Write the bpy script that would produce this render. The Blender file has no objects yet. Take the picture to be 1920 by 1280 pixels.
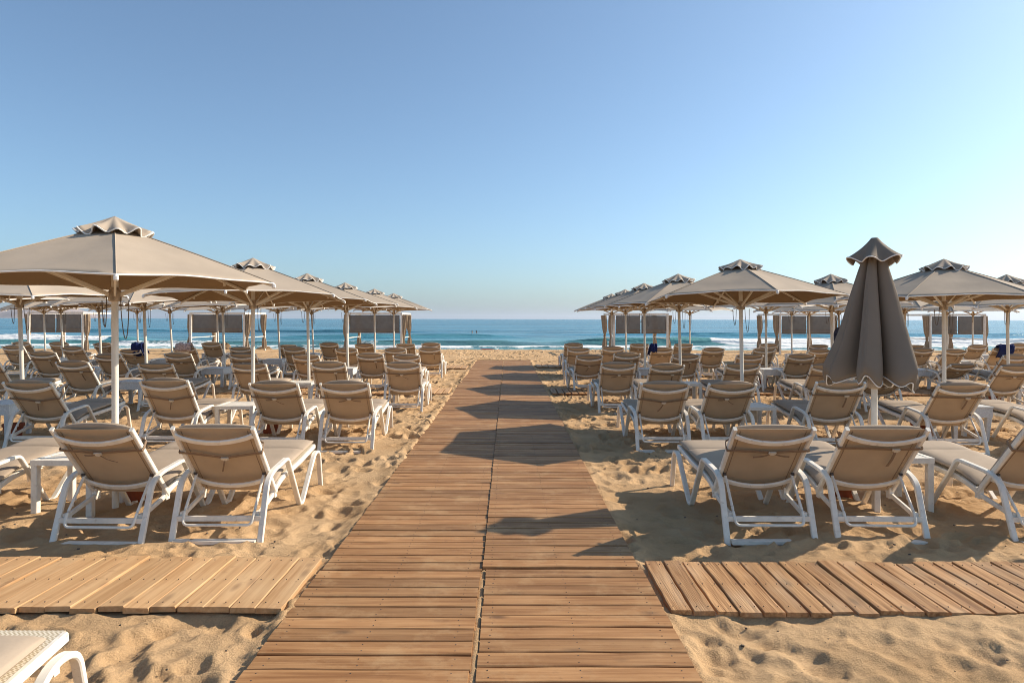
import bpy, math, random
import numpy as np
from mathutils import Vector, Quaternion, Matrix

random.seed(7)
rng = np.random.default_rng(11)
S = bpy.context.scene
COL = S.collection
R = math.radians

# ------------------------------------------------------------------ camera, sky, sun, exposure
F = 1240.0                       # focal length in pixels of the 1920 wide photograph
cam_d = bpy.data.cameras.new('camera')
cam = bpy.data.objects.new('camera', cam_d); COL.objects.link(cam)
cam.location = (0, 0, 1.6)
cam.rotation_euler = (math.pi / 2, -0.0022, 0)
cam_d.sensor_width = 36.0
cam_d.lens = 36.0 * F / 1920
cam_d.shift_x = 8 / 1920
cam_d.shift_y = -42 / 1920
cam_d.clip_start = 0.05
cam_d.clip_end = 60000
S.camera = cam
S.render.resolution_x, S.render.resolution_y = 1024, 682

SUN = Vector((1.53, 0.50, 1.0)).normalized()
elev = math.asin(SUN.z)
azim = math.atan2(SUN.x, SUN.y)
w = bpy.data.worlds.new('World'); S.world = w; w.use_nodes = True
nt = w.node_tree
bg = nt.nodes['Background']
sky = nt.nodes.new('ShaderNodeTexSky')
sky.sky_type = 'NISHITA'
sky.sun_disc = False
sky.sun_elevation = elev
sky.sun_rotation = azim
sky.air_density = 1.0
sky.altitude = 900
sky.dust_density = 2.5
sky.ozone_density = 6.0
grade = nt.nodes.new('ShaderNodeHueSaturation'); grade.inputs['Saturation'].default_value = 0.88
nt.links.new(sky.outputs[0], grade.inputs['Color'])
tint = nt.nodes.new('ShaderNodeMix'); tint.data_type = 'RGBA'; tint.blend_type = 'MULTIPLY'; tint.inputs[0].default_value = 1.0
tint.inputs[7].default_value = (0.89, 0.985, 0.93, 1)
nt.links.new(grade.outputs[0], tint.inputs[6])
nt.links.new(tint.outputs[2], bg.inputs[0])
bg.inputs[1].default_value = 0.105
sl = bpy.data.lights.new('sun', 'SUN')
sun = bpy.data.objects.new('sun', sl); COL.objects.link(sun)
sun.location = (30, 10, 20)
sl.energy = 3.8
sl.angle = R(0.5)
sl.color = (1.0, 0.88, 0.72)
sun.rotation_euler = SUN.to_track_quat('Z', 'Y').to_euler()
S.view_settings.view_transform = 'Standard'
S.view_settings.look = 'None'
S.view_settings.exposure = 0.82
S.view_settings.gamma = 1.0
S.cycles.filter_width = 1.0

# ------------------------------------------------------------------ materials
def mat(name, col, rough=0.6, spec=0.4, var=0.0, vscale=6.0, bump=0.0, bscale=40.0, rnd=0.0, detail=4.0, stretch=None):
    m = bpy.data.materials.new(name); m.use_nodes = True
    n = m.node_tree.nodes; l = m.node_tree.links
    b = n['Principled BSDF']
    b.inputs['Roughness'].default_value = rough
    b.inputs['Specular IOR Level'].default_value = spec
    tc = n.new('ShaderNodeTexCoord')
    vec = tc.outputs['Object']
    oi = n.new('ShaderNodeObjectInfo')
    if rnd or stretch:
        mp = n.new('ShaderNodeMapping')
        if stretch: mp.inputs['Scale'].default_value = stretch
        ml = n.new('ShaderNodeMath'); ml.operation = 'MULTIPLY'; ml.inputs[1].default_value = 57.3
        l.new(oi.outputs['Random'], ml.inputs[0])
        l.new(vec, mp.inputs['Vector']); l.new(ml.outputs[0], mp.inputs['Location'])
        vec = mp.outputs['Vector']
    c = n.new('ShaderNodeRGB'); c.outputs[0].default_value = (*col, 1)
    out = c.outputs[0]
    if var:
        nz = n.new('ShaderNodeTexNoise'); nz.inputs['Scale'].default_value = vscale; nz.inputs['Detail'].default_value = detail
        l.new(vec, nz.inputs['Vector'])
        mr = n.new('ShaderNodeMapRange'); mr.inputs[1].default_value = 0.3; mr.inputs[2].default_value = 0.7
        mr.inputs[3].default_value = 1 - var; mr.inputs[4].default_value = 1 + var
        l.new(nz.outputs[0], mr.inputs[0])
        hs = n.new('ShaderNodeHueSaturation'); l.new(out, hs.inputs['Color']); l.new(mr.outputs[0], hs.inputs['Value'])
        out = hs.outputs[0]
    if rnd:
        mr2 = n.new('ShaderNodeMapRange'); mr2.inputs[3].default_value = 1 - rnd; mr2.inputs[4].default_value = 1 + rnd
        l.new(oi.outputs['Random'], mr2.inputs[0])
        hs2 = n.new('ShaderNodeHueSaturation'); l.new(out, hs2.inputs['Color']); l.new(mr2.outputs[0], hs2.inputs['Value'])
        out = hs2.outputs[0]
    l.new(out, b.inputs['Base Color'])
    if bump:
        nb = n.new('ShaderNodeTexNoise'); nb.inputs['Scale'].default_value = bscale; nb.inputs['Detail'].default_value = 3
        l.new(vec, nb.inputs['Vector'])
        bp = n.new('ShaderNodeBump'); bp.inputs['Strength'].default_value = bump; bp.inputs['Distance'].default_value = 0.01
        l.new(nb.outputs[0], bp.inputs['Height']); l.new(bp.outputs[0], b.inputs['Normal'])
    return m

def wood(name, c_lo, c_hi, c_knot, rough=0.65, grain=1.0, axis=0, rnd=0.24, grey=None):
    """long grain along the given object axis, knots, a tint per plank"""
    m = bpy.data.materials.new(name); m.use_nodes = True
    n = m.node_tree.nodes; l = m.node_tree.links
    b = n['Principled BSDF']; b.inputs['Roughness'].default_value = rough; b.inputs['Specular IOR Level'].default_value = 0.25
    tc = n.new('ShaderNodeTexCoord'); oi = n.new('ShaderNodeObjectInfo')
    ml = n.new('ShaderNodeMath'); ml.operation = 'MULTIPLY'; ml.inputs[1].default_value = 91.7
    l.new(oi.outputs['Random'], ml.inputs[0])
    def mapped(sc):
        mp = n.new('ShaderNodeMapping'); mp.inputs['Scale'].default_value = sc
        l.new(tc.outputs['Object'], mp.inputs['Vector']); l.new(ml.outputs[0], mp.inputs['Location'])
        return mp.outputs['Vector']
    sg = [38.0, 38.0, 38.0]; sg[axis] = 1.6
    sf = [150.0, 150.0, 150.0]; sf[axis] = 4.0
    sk = [9.0, 9.0, 9.0]; sk[axis] = 3.2
    g = n.new('ShaderNodeTexNoise'); g.inputs['Scale'].default_value = 1; g.inputs['Detail'].default_value = 5; g.inputs['Distortion'].default_value = 0.6
    l.new(mapped(sg), g.inputs['Vector'])
    r = n.new('ShaderNodeValToRGB'); r.color_ramp.elements[0].position = 0.30; r.color_ramp.elements[1].position = 0.68
    r.color_ramp.elements[0].color = (*c_lo, 1); r.color_ramp.elements[1].color = (*c_hi, 1)
    l.new(g.outputs[0], r.inputs[0])
    k = n.new('ShaderNodeTexVoronoi'); k.inputs['Scale'].default_value = 1; l.new(mapped(sk), k.inputs['Vector'])
    kr = n.new('ShaderNodeMapRange'); kr.inputs[1].default_value = 0.08; kr.inputs[2].default_value = 0.28; kr.inputs[3].default_value = 0.85; kr.inputs[4].default_value = 0
    l.new(k.outputs['Distance'], kr.inputs[0])
    pk = n.new('ShaderNodeTexNoise'); pk.inputs['Scale'].default_value = 1; pk.inputs['Detail'].default_value = 1
    l.new(mapped([2.6, 2.6, 2.6]), pk.inputs['Vector'])
    pr = n.new('ShaderNodeMapRange'); pr.inputs[1].default_value = 0.5; pr.inputs[2].default_value = 0.62
    l.new(pk.outputs[0], pr.inputs[0])
    km = n.new('ShaderNodeMath'); km.operation = 'MULTIPLY'; l.new(kr.outputs[0], km.inputs[0]); l.new(pr.outputs[0], km.inputs[1])
    mx = n.new('ShaderNodeMix'); mx.data_type = 'RGBA'; l.new(km.outputs[0], mx.inputs[0]); l.new(r.outputs[0], mx.inputs[6]); mx.inputs[7].default_value = (*c_knot, 1)
    out = mx.outputs[2]
    # blotchy wear: pale sandy patches
    bl = n.new('ShaderNodeTexNoise'); bl.inputs['Scale'].default_value = 1; bl.inputs['Detail'].default_value = 4
    l.new(mapped([2.2, 5.0, 5.0] if axis == 0 else [5.0, 2.2, 5.0]), bl.inputs['Vector'])
    br = n.new('ShaderNodeMapRange'); br.inputs[1].default_value = 0.48; br.inputs[2].default_value = 0.75; br.inputs[4].default_value = 0.5
    l.new(bl.outputs[0], br.inputs[0])
    m2 = n.new('ShaderNodeMix'); m2.data_type = 'RGBA'; l.new(br.outputs[0], m2.inputs[0]); l.new(out, m2.inputs[6])
    m2.inputs[7].default_value = (*(grey or (0.42, 0.27, 0.15)), 1)
    mr = n.new('ShaderNodeMapRange'); mr.inputs[3].default_value = 1 - rnd; mr.inputs[4].default_value = 1 + rnd
    l.new(oi.outputs['Random'], mr.inputs[0])
    hs = n.new('ShaderNodeHueSaturation'); l.new(m2.outputs[2], hs.inputs['Color']); l.new(mr.outputs[0], hs.inputs['Value'])
    l.new(hs.outputs[0], b.inputs['Base Color'])
    f = n.new('ShaderNodeTexNoise'); f.inputs['Scale'].default_value = 1; f.inputs['Detail'].default_value = 3; l.new(mapped(sf), f.inputs['Vector'])
    ad = n.new('ShaderNodeMath'); ad.operation = 'ADD'; l.new(f.outputs[0], ad.inputs[0]); l.new(g.outputs[0], ad.inputs[1])
    bp = n.new('ShaderNodeBump'); bp.inputs['Strength'].default_value = 0.35 * grain; bp.inputs['Distance'].default_value = 0.006
    l.new(ad.outputs[0], bp.inputs['Height']); l.new(bp.outputs[0], b.inputs['Normal'])
    return m

M = {}
M['white'] = mat('white_resin', (0.80, 0.735, 0.63), 0.45, 0.4, var=0.10, vscale=14, rnd=0.04)
def grime(m, sc, lo, hi, amt, col):
    n = m.node_tree.nodes; l = m.node_tree.links
    b = n['Principled BSDF']; src = b.inputs['Base Color'].links[0].from_socket
    tc = n.new('ShaderNodeNewGeometry'); t = n.new('ShaderNodeTexNoise'); t.inputs['Scale'].default_value = sc; t.inputs['Detail'].default_value = 6; t.inputs['Roughness'].default_value = 0.7
    l.new(tc.outputs['Position'], t.inputs['Vector'])
    r = n.new('ShaderNodeMapRange'); r.inputs[1].default_value = lo; r.inputs[2].default_value = hi; r.inputs[4].default_value = amt; l.new(t.outputs[0], r.inputs[0])
    x = n.new('ShaderNodeMix'); x.data_type = 'RGBA'; l.new(r.outputs[0], x.inputs[0]); l.new(src, x.inputs[6]); x.inputs[7].default_value = (*col, 1)
    l.new(x.outputs[2], b.inputs['Base Color'])
grime(M['white'], 22, 0.58, 0.74, 0.65, (0.36, 0.25, 0.15))
M['pole'] = mat('cream_painted_pole', (0.74, 0.68, 0.58), 0.4, 0.4, var=0.08, vscale=7, rnd=0.04)
M['sling'] = mat('taupe_sling_mesh', (0.50, 0.375, 0.25), 0.75, 0.2, var=0.06, vscale=5, bump=0.25, bscale=420, rnd=0.05)
M['cushion'] = mat('taupe_cushion', (0.39, 0.305, 0.225), 0.8, 0.2, var=0.07, vscale=4, bump=0.15, bscale=30, rnd=0.05)
M['seatmesh'] = mat('cream_seat_mesh', (0.66, 0.58, 0.45), 0.7, 0.2)
def weave(m):
    n = m.node_tree.nodes; l = m.node_tree.links
    tc = n.new('ShaderNodeTexCoord'); c = n.new('ShaderNodeTexChecker'); c.inputs['Scale'].default_value = 110
    c.inputs['Color1'].default_value = (0.72, 0.64, 0.50, 1); c.inputs['Color2'].default_value = (0.46, 0.37, 0.25, 1)
    l.new(tc.outputs['Object'], c.inputs['Vector']); l.new(c.outputs['Color'], n['Principled BSDF'].inputs['Base Color'])
weave(M['seatmesh'])
M['strap'] = mat('brown_strap', (0.24, 0.165, 0.11), 0.8, 0.15, var=0.1, vscale=30)
M['buckle'] = mat('pale_buckle', (0.66, 0.58, 0.46), 0.4, 0.4, var=0.05)
M['canopy'] = mat('taupe_canopy', (0.40, 0.325, 0.25), 0.85, 0.15, var=0.07, vscale=2.6, bump=0.5, bscale=3.5, rnd=0.07)
M['shaded_underside'] = mat('canopy_underside_shade', (0.25, 0.175, 0.105), 0.9, 0.1, var=0.05, vscale=2.2, rnd=0.05)  # same cloth as the canopy; the shade underneath is put into this browner colour
M['closed'] = mat('taupe_folded_canopy_shaded', (0.225, 0.185, 0.145), 0.85, 0.15, var=0.06, vscale=3, bump=0.12, bscale=12)  # canopy taupe made darker, with the folded cloth's shading in the colour
M['piping'] = mat('white_piping', (0.80, 0.77, 0.72), 0.6, 0.2, var=0.04)
M['rope'] = mat('dark_rope', (0.16, 0.13, 0.10), 0.8, 0.2, var=0.2, vscale=60)
M['rust'] = mat('rusty_hub', (0.46, 0.36, 0.26), 0.55, 0.3, var=0.35, vscale=30)
M['rattan'] = mat('white_rattan_resin', (0.66, 0.65, 0.62), 0.5, 0.35, var=0.12, vscale=60, bump=0.5, bscale=70)
M['blind'] = mat('dark_roller_blind', (0.22, 0.195, 0.165), 0.8, 0.15, var=0.1, vscale=5)
def open_weave(m, f):
    n = m.node_tree.nodes; l = m.node_tree.links
    t = n.new('ShaderNodeBsdfTransparent'); x = n.new('ShaderNodeMixShader'); x.inputs[0].default_value = f
    l.new(n['Principled BSDF'].outputs[0], x.inputs[1]); l.new(t.outputs[0], x.inputs[2]); l.new(x.outputs[0], n['Material Output'].inputs['Surface'])
open_weave(M['blind'], 0.16)
M['curtain'] = mat('taupe_curtain', (0.36, 0.275, 0.19), 0.85, 0.1, var=0.15, vscale=7)
M['navy'] = mat('navy_towel', (0.02, 0.03, 0.11), 0.9, 0.1, var=0.2, vscale=30)
M['pale_towel'] = mat('striped_pale_towel', (0.55, 0.42, 0.38), 0.9, 0.1, var=0.4, vscale=22)
M['terracotta'] = mat('terracotta', (0.27, 0.075, 0.035), 0.7, 0.2, var=0.2, vscale=12)
M['bag'] = mat('dark_bag_cloth', (0.05, 0.05, 0.07), 0.85, 0.1, var=0.5, vscale=12)
M['rock'] = mat('brown_rock', (0.20, 0.125, 0.065), 0.9, 0.1, var=0.3, vscale=6, bump=0.8, bscale=9)
M['skin'] = mat('skin', (0.36, 0.19, 0.12), 0.5, 0.4, var=0.05)
M['hair'] = mat('dark_hair', (0.03, 0.02, 0.016), 0.6, 0.3, var=0.1)
M['board_teal'] = mat('turquoise_foam_board', (0.10, 0.50, 0.55), 0.5, 0.3, var=0.1)
M['board_red'] = mat('pink_foam_edge', (0.60, 0.16, 0.14), 0.5, 0.3, var=0.1)
M['joist'] = mat('dark_joist_wood', (0.10, 0.055, 0.028), 0.8, 0.2, var=0.2, vscale=10)
M['pebble'] = mat('dark_pebbles', (0.10, 0.08, 0.065), 0.7, 0.3, var=0.5, vscale=3)
M['head'] = mat('headland_rock', (0.36, 0.27, 0.22), 0.95, 0.05, var=0.35, vscale=0.006)
M['metal'] = mat('dull_bolt', (0.06, 0.05, 0.045), 0.5, 0.4, var=0.1)
M['walk'] = wood('boardwalk_wood', (0.210, 0.095, 0.035), (0.385, 0.202, 0.085), (0.070, 0.034, 0.018), grey=(0.47, 0.272, 0.128), axis=0)
M['fresh'] = wood('fresh_pine_planks', (0.41, 0.225, 0.098), (0.57, 0.352, 0.178), (0.20, 0.10, 0.045), grey=(0.56, 0.38, 0.21), axis=1, rnd=0.10, grain=0.6)
grime(M['walk'], 3.2, 0.52, 0.72, 0.50, (0.52, 0.335, 0.17))
grime(M['fresh'], 9, 0.60, 0.76, 0.5, (0.26, 0.13, 0.055))
grime(M['walk'], 14, 0.60, 0.75, 0.45, (0.13, 0.065, 0.03))
M['worn'] = wood('weathered_planks', (0.23, 0.108, 0.043), (0.50, 0.285, 0.13), (0.09, 0.05, 0.03), grey=(0.50, 0.36, 0.23), axis=1, rnd=0.15, grain=2.2)

def sand_material():
    m = bpy.data.materials.new('beach_sand'); m.use_nodes = True
    n = m.node_tree.nodes; l = m.node_tree.links
    b = n['Principled BSDF']; b.inputs['Roughness'].default_value = 0.95; b.inputs['Specular IOR Level'].default_value = 0.1
    tc = n.new('ShaderNodeTexCoord')
    a = n.new('ShaderNodeTexNoise'); a.inputs['Scale'].default_value = 1.3; a.inputs['Detail'].default_value = 8; l.new(tc.outputs['Object'], a.inputs['Vector'])
    r = n.new('ShaderNodeValToRGB')
    r.color_ramp.elements[0].position = 0.32; r.color_ramp.elements[1].position = 0.66
    r.color_ramp.elements[0].color = (0.44, 0.276, 0.140, 1); r.color_ramp.elements[1].color = (0.59, 0.395, 0.220, 1)
    l.new(a.outputs[0], r.inputs[0])
    g = n.new('ShaderNodeTexNoise'); g.inputs['Scale'].default_value = 190; g.inputs['Detail'].default_value = 2; l.new(tc.outputs['Object'], g.inputs['Vector'])
    mr = n.new('ShaderNodeMapRange'); mr.inputs[1].default_value = 0.3; mr.inputs[2].default_value = 0.7; mr.inputs[3].default_value = 0.74; mr.inputs[4].default_value = 1.22
    l.new(g.outputs[0], mr.inputs[0])
    hs = n.new('ShaderNodeHueSaturation'); l.new(r.outputs[0], hs.inputs['Color']); l.new(mr.outputs[0], hs.inputs['Value'])
    # wet band by the water
    wet = n.new('ShaderNodeAttribute'); wet.attribute_name = 'wet'
    mx = n.new('ShaderNodeMix'); mx.data_type = 'RGBA'; l.new(wet.outputs['Fac'], mx.inputs[0]); l.new(hs.outputs[0], mx.inputs[6]); mx.inputs[7].default_value = (0.20, 0.125, 0.066, 1)
    l.new(mx.outputs[2], b.inputs['Base Color'])
    c1 = n.new('ShaderNodeTexNoise'); c1.inputs['Scale'].default_value = 28; c1.inputs['Detail'].default_value = 6; c1.inputs['Roughness'].default_value = 0.78
    l.new(tc.outputs['Object'], c1.inputs['Vector'])
    b1 = n.new('ShaderNodeBump'); b1.inputs['Strength'].default_value = 0.75; b1.inputs['Distance'].default_value = 0.026; l.new(c1.outputs[0], b1.inputs['Height'])
    b2 = n.new('ShaderNodeBump'); b2.inputs['Strength'].default_value = 0.4; b2.inputs['Distance'].default_value = 0.004; l.new(g.outputs[0], b2.inputs['Height'])
    l.new(b1.outputs[0], b2.inputs['Normal']); l.new(b2.outputs[0], b.inputs['Normal'])
    return m
M['sand'] = sand_material()

def sea_material():
    m = bpy.data.materials.new('sea_water'); m.use_nodes = True
    n = m.node_tree.nodes; l = m.node_tree.links
    b = n['Principled BSDF']; b.inputs['IOR'].default_value = 1.33
    b.inputs['Specular IOR Level'].default_value = 0.32
    geo = n.new('ShaderNodeNewGeometry')
    def nz(sc, detail=3, rough=0.5):
        mp = n.new('ShaderNodeMapping'); mp.inputs['Scale'].default_value = sc; l.new(geo.outputs['Position'], mp.inputs['Vector'])
        t = n.new('ShaderNodeTexNoise'); t.inputs['Scale'].default_value = 1; t.inputs['Detail'].default_value = detail; t.inputs['Roughness'].default_value = rough
        l.new(mp.outputs[0], t.inputs['Vector']); return t
    shal = n.new('ShaderNodeAttribute'); shal.attribute_name = 'shallow'
    foam = n.new('ShaderNodeAttribute'); foam.attribute_name = 'foam'
    mix = n.new('ShaderNodeMix'); mix.data_type = 'RGBA'; l.new(shal.outputs['Fac'], mix.inputs[0])
    mix.inputs[6].default_value = (0.040, 0.165, 0.240, 1); mix.inputs[7].default_value = (0.115, 0.275, 0.245, 1)
    # patches of ruffled, darker and lighter water
    p = nz((0.02, 0.11, 1), 6, 0.65)
    pr = n.new('ShaderNodeMapRange'); pr.inputs[1].default_value = 0.35; pr.inputs[2].default_value = 0.65; pr.inputs[3].default_value = 0.65; pr.inputs[4].default_value = 1.5
    l.new(p.outputs[0], pr.inputs[0])
    hs = n.new('ShaderNodeHueSaturation'); l.new(mix.outputs[2], hs.inputs['Color']); l.new(pr.outputs[0], hs.inputs['Value'])
    ft = nz((1.6, 1.1, 1.6), 7, 0.7)
    fm = n.new('ShaderNodeMath'); fm.operation = 'ADD'; l.new(foam.outputs['Fac'], fm.inputs[0]); l.new(ft.outputs[0], fm.inputs[1])
    fr = n.new('ShaderNodeMapRange'); fr.inputs[1].default_value = 0.92; fr.inputs[2].default_value = 1.08; l.new(fm.outputs[0], fr.inputs[0])
    m2 = n.new('ShaderNodeMix'); m2.data_type = 'RGBA'; l.new(fr.outputs[0], m2.inputs[0]); l.new(hs.outputs[0], m2.inputs[6]); m2.inputs[7].default_value = (0.80, 0.80, 0.78, 1)
    l.new(m2.outputs[2], b.inputs['Base Color'])
    rr = n.new('ShaderNodeMapRange'); rr.inputs[3].default_value = 0.2; rr.inputs[4].default_value = 0.9; l.new(fr.outputs[0], rr.inputs[0]); l.new(rr.outputs[0], b.inputs['Roughness'])
    w1 = nz((0.35, 1.3, 1), 4); w2 = nz((0.05, 0.22, 1), 3); w3 = nz((2.5, 6.0, 2), 3)
    b0 = n.new('ShaderNodeBump'); b0.inputs['Strength'].default_value = 1.0; b0.inputs['Distance'].default_value = 1.6; l.new(w2.outputs[0], b0.inputs['Height'])
    b1 = n.new('ShaderNodeBump'); b1.inputs['Strength'].default_value = 1.0; b1.inputs['Distance'].default_value = 0.45; l.new(w1.outputs[0], b1.inputs['Height']); l.new(b0.outputs[0], b1.inputs['Normal'])
    b2 = n.new('ShaderNodeBump'); b2.inputs['Strength'].default_value = 1.0; b2.inputs['Distance'].default_value = 0.07; l.new(w3.outputs[0], b2.inputs['Height']); l.new(b1.outputs[0], b2.inputs['Normal'])
    l.new(b2.outputs[0], b.inputs['Normal'])
    return m
M['sea'] = sea_material()

# ------------------------------------------------------------------ mesh helpers
def link(o, parent=None):
    COL.objects.link(o)
    if parent is not None: o.parent = parent
    return o

def mesh_obj(name, verts, faces, material, parent=None, smooth=False, sharp=38):
    me = bpy.data.meshes.new(name)
    me.from_pydata([tuple(v) for v in verts], [], faces)
    me.materials.append(M[material] if isinstance(material, str) else material)
    if smooth:
        me.polygons.foreach_set('use_smooth', [True] * len(me.polygons))
        me.set_sharp_from_angle(angle=R(sharp))
    me.update()
    return link(bpy.data.objects.new(name, me), parent)

def empty(name, loc=(0, 0, 0)):
    o = bpy.data.objects.new(name, None); o.empty_display_size = 0.2; o.location = loc
    return link(o)

def tag(o, label=None, cat=None, group=None, kind=None):
    if label: o['label'] = label
    if cat: o['category'] = cat
    if group: o['group'] = group
    if kind: o['kind'] = kind
    return o

KIDS = {}
def copy_tree(o, parent=None):
    c = o.copy(); COL.objects.link(c); c.parent = parent
    for ch in KIDS.get(o.name) or KIDS.setdefault(o.name, list(o.children)):
        copy_tree(ch, c)
    return c

class MB:
    def __init__(s): s.v = []; s.f = []
    def add(s, v, f):
        n = len(s.v); s.v += [tuple(p) for p in v]; s.f += [tuple(i + n for i in q) for q in f]; return s
    def box(s, c, d, rot=None, ch=0.0):
        x, y, z = d[0] / 2, d[1] / 2, d[2] / 2
        vs = [Vector((i * x, j * y, k * z)) for k in (-1, 1) for j in (-1, 1) for i in (-1, 1)]
        if rot is not None: vs = [rot @ q for q in vs]
        vs = [q + Vector(c) for q in vs]
        return s.add(vs, [(0, 2, 3, 1), (4, 5, 7, 6), (0, 1, 5, 4), (2, 6, 7, 3), (0, 4, 6, 2), (1, 3, 7, 5)])
    def sweep(s, pts, sec, ref, cap=True, closed=False, scales=None):
        pts = [Vector(p) for p in pts]; n = len(pts); k = len(sec); ref = Vector(ref)
        vs = []
        for i, p in enumerate(pts):
            if closed: t = pts[(i + 1) % n] - pts[i - 1]
            else: t = pts[min(i + 1, n - 1)] - pts[max(i - 1, 0)]
            t.normalize()
            a = ref - t * ref.dot(t)
            if a.length < 1e-4: a = t.orthogonal()
            a.normalize(); b = t.cross(a)
            q = scales[i] if scales else 1.0
            vs += [p + a * (u * q) + b * (v * q) for u, v in sec]
        fs = []
        for i in range(n if closed else n - 1):
            j = (i + 1) % n
            for q in range(k):
                r = (q + 1) % k
                fs.append((i * k + q, i * k + r, j * k + r, j * k + q))
        if cap and not closed:
            fs.append(tuple(range(k))[::-1]); fs.append(tuple((n - 1) * k + q for q in range(k)))
        return s.add(vs, fs)
    def tube(s, pts, r, k=8, ref=(0.13, 0.97, 0.21), closed=False, scales=None):
        sec = [(r * math.cos(2 * math.pi * q / k), r * math.sin(2 * math.pi * q / k)) for q in range(k)]
        return s.sweep(pts, sec, ref, True, closed, scales)
    def lathe(s, prof, k=16, c=(0, 0, 0)):
        vs = []
        for r, z in prof:
            vs += [(c[0] + r * math.cos(2 * math.pi * q / k), c[1] + r * math.sin(2 * math.pi * q / k), c[2] + z) for q in range(k)]
        fs = []
        for i in range(len(prof) - 1):
            for q in range(k):
                fs.append((i * k + q, i * k + (q + 1) % k, (i + 1) * k + (q + 1) % k, (i + 1) * k + q))
        fs.append(tuple(range(k))[::-1]); fs.append(tuple((len(prof) - 1) * k + q for q in range(k)))
        return s.add(vs, fs)
    def build(s, name, material, parent=None, smooth=False):
        return mesh_obj(name, s.v, s.f, material, parent, smooth)

def rsec(w, h, c=0.006):
    """chamfered rectangle, w along the reference vector"""
    x, y = w / 2, h / 2
    return [(-x + c, -y), (x - c, -y), (x, -y + c), (x, y - c), (x - c, y), (-x + c, y), (-x, y - c), (-x, -y + c)]

def fillet(pts, rad, seg=5):
    pts = [Vector(p) for p in pts]; out = [pts[0]]
    for i in range(1, len(pts) - 1):
        r = rad[i] if isinstance(rad, (list, tuple)) else rad
        a = pts[i - 1] - pts[i]; b = pts[i + 1] - pts[i]
        d = min(r, a.length * 0.48, b.length * 0.48)
        p0 = pts[i] + a.normalized() * d; p2 = pts[i] + b.normalized() * d
        for k in range(seg + 1):
            t = k / seg
            out.append(p0 * (1 - t) ** 2 + pts[i] * 2 * t * (1 - t) + p2 * t * t)
    out.append(pts[-1]); return out

# ------------------------------------------------------------------ value noise on arrays
def vnoise(x, y, seed):
    xi = np.floor(x).astype(np.int64); yi = np.floor(y).astype(np.int64)
    fx = x - xi; fy = y - yi
    fx = fx * fx * (3 - 2 * fx); fy = fy * fy * (3 - 2 * fy)
    def h(a, b):
        k = (a * 374761393 + b * 668265263 + seed * 1442695041) & 0xffffffff
        k = ((k ^ (k >> 13)) * 1274126177) & 0xffffffff
        k = (k ^ (k >> 16)) & 0xffff
        return k / 65535.0
    return (h(xi, yi) * (1 - fx) + h(xi + 1, yi) * fx) * (1 - fy) + (h(xi, yi + 1) * (1 - fx) + h(xi + 1, yi + 1) * fx) * fy - 0.5

def axis(parts):
    out = []
    for a, b, s in parts:
        n = max(1, int(round((b - a) / s))); out += list(np.linspace(a, b, n, endpoint=False))
    out.append(parts[-1][1]); return np.array(out)

def grid_mesh(name, xs, ys, Z, material, smooth=True):
    nx, ny = len(xs), len(ys)
    co = np.empty((ny, nx, 3), np.float32); co[..., 0] = xs[None, :]; co[..., 1] = ys[:, None]; co[..., 2] = Z
    idx = np.arange(nx * ny, dtype=np.int32).reshape(ny, nx)
    q = np.stack([idx[:-1, :-1], idx[:-1, 1:], idx[1:, 1:], idx[1:, :-1]], -1).reshape(-1, 4)
    me = bpy.data.meshes.new(name)
    me.vertices.add(nx * ny); me.vertices.foreach_set('co', co.ravel())
    me.loops.add(q.size); me.loops.foreach_set('vertex_index', q.ravel())
    me.polygons.add(len(q)); me.polygons.foreach_set('loop_start', np.arange(0, q.size, 4, dtype=np.int32))
    me.polygons.foreach_set('use_smooth', np.ones(len(q), bool))
    me.materials.append(M[material]); me.update(); me.validate()
    return link(bpy.data.objects.new(name, me))

# ------------------------------------------------------------------ sand
WALK_L, WALK_C, WALK_R, WALK_END = -1.166, -0.152, 0.842, 25.2
xs = axis([(-20000, -4000, 4000), (-4000, -400, 600), (-400, -60, 40), (-60, -20, 2.0), (-20, -10, 0.10), (-10, -4.5, 0.036), (-4.5, 4.8, 0.019),
           (4.8, 10, 0.036), (10, 20, 0.10), (20, 60, 2.0), (60, 400, 40), (400, 4000, 600), (4000, 20000, 4000)])
ys = axis([(-20000, -4000, 4000), (-4000, -300, 600), (-300, -10, 20), (-10, 1.5, 0.25), (1.5, 6.5, 0.019), (6.5, 11, 0.030), (11, 26, 0.05), (26, 38, 0.10), (38, 60, 1.0)])
X, Y = np.meshgrid(xs, ys)
near = (np.abs(X) < 24) & (Y > 0) & (Y < 40)
Z = np.zeros_like(X)
def fbm(sc, seed): return vnoise(X / sc, Y / sc, seed)
Z += 0.050 * fbm(1.3, 1) + 0.026 * fbm(0.42, 2) * (0.6 + fbm(2.0, 9))
ridge = 0.5 - np.abs(vnoise(X / 0.33 + 0.8 * fbm(0.6, 21), Y / 0.24, 3)) * 2
Z += 0.013 * ridge * np.clip(fbm(1.6, 5) + 0.55, 0, 1)
crumb = np.clip(fbm(0.9, 13) * 2.2 + 0.35, 0, 1)
Z += crumb * (0.012 * fbm(0.085, 6) + 0.012 * fbm(0.045, 7)) + 0.004 * fbm(0.16, 8)
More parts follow.
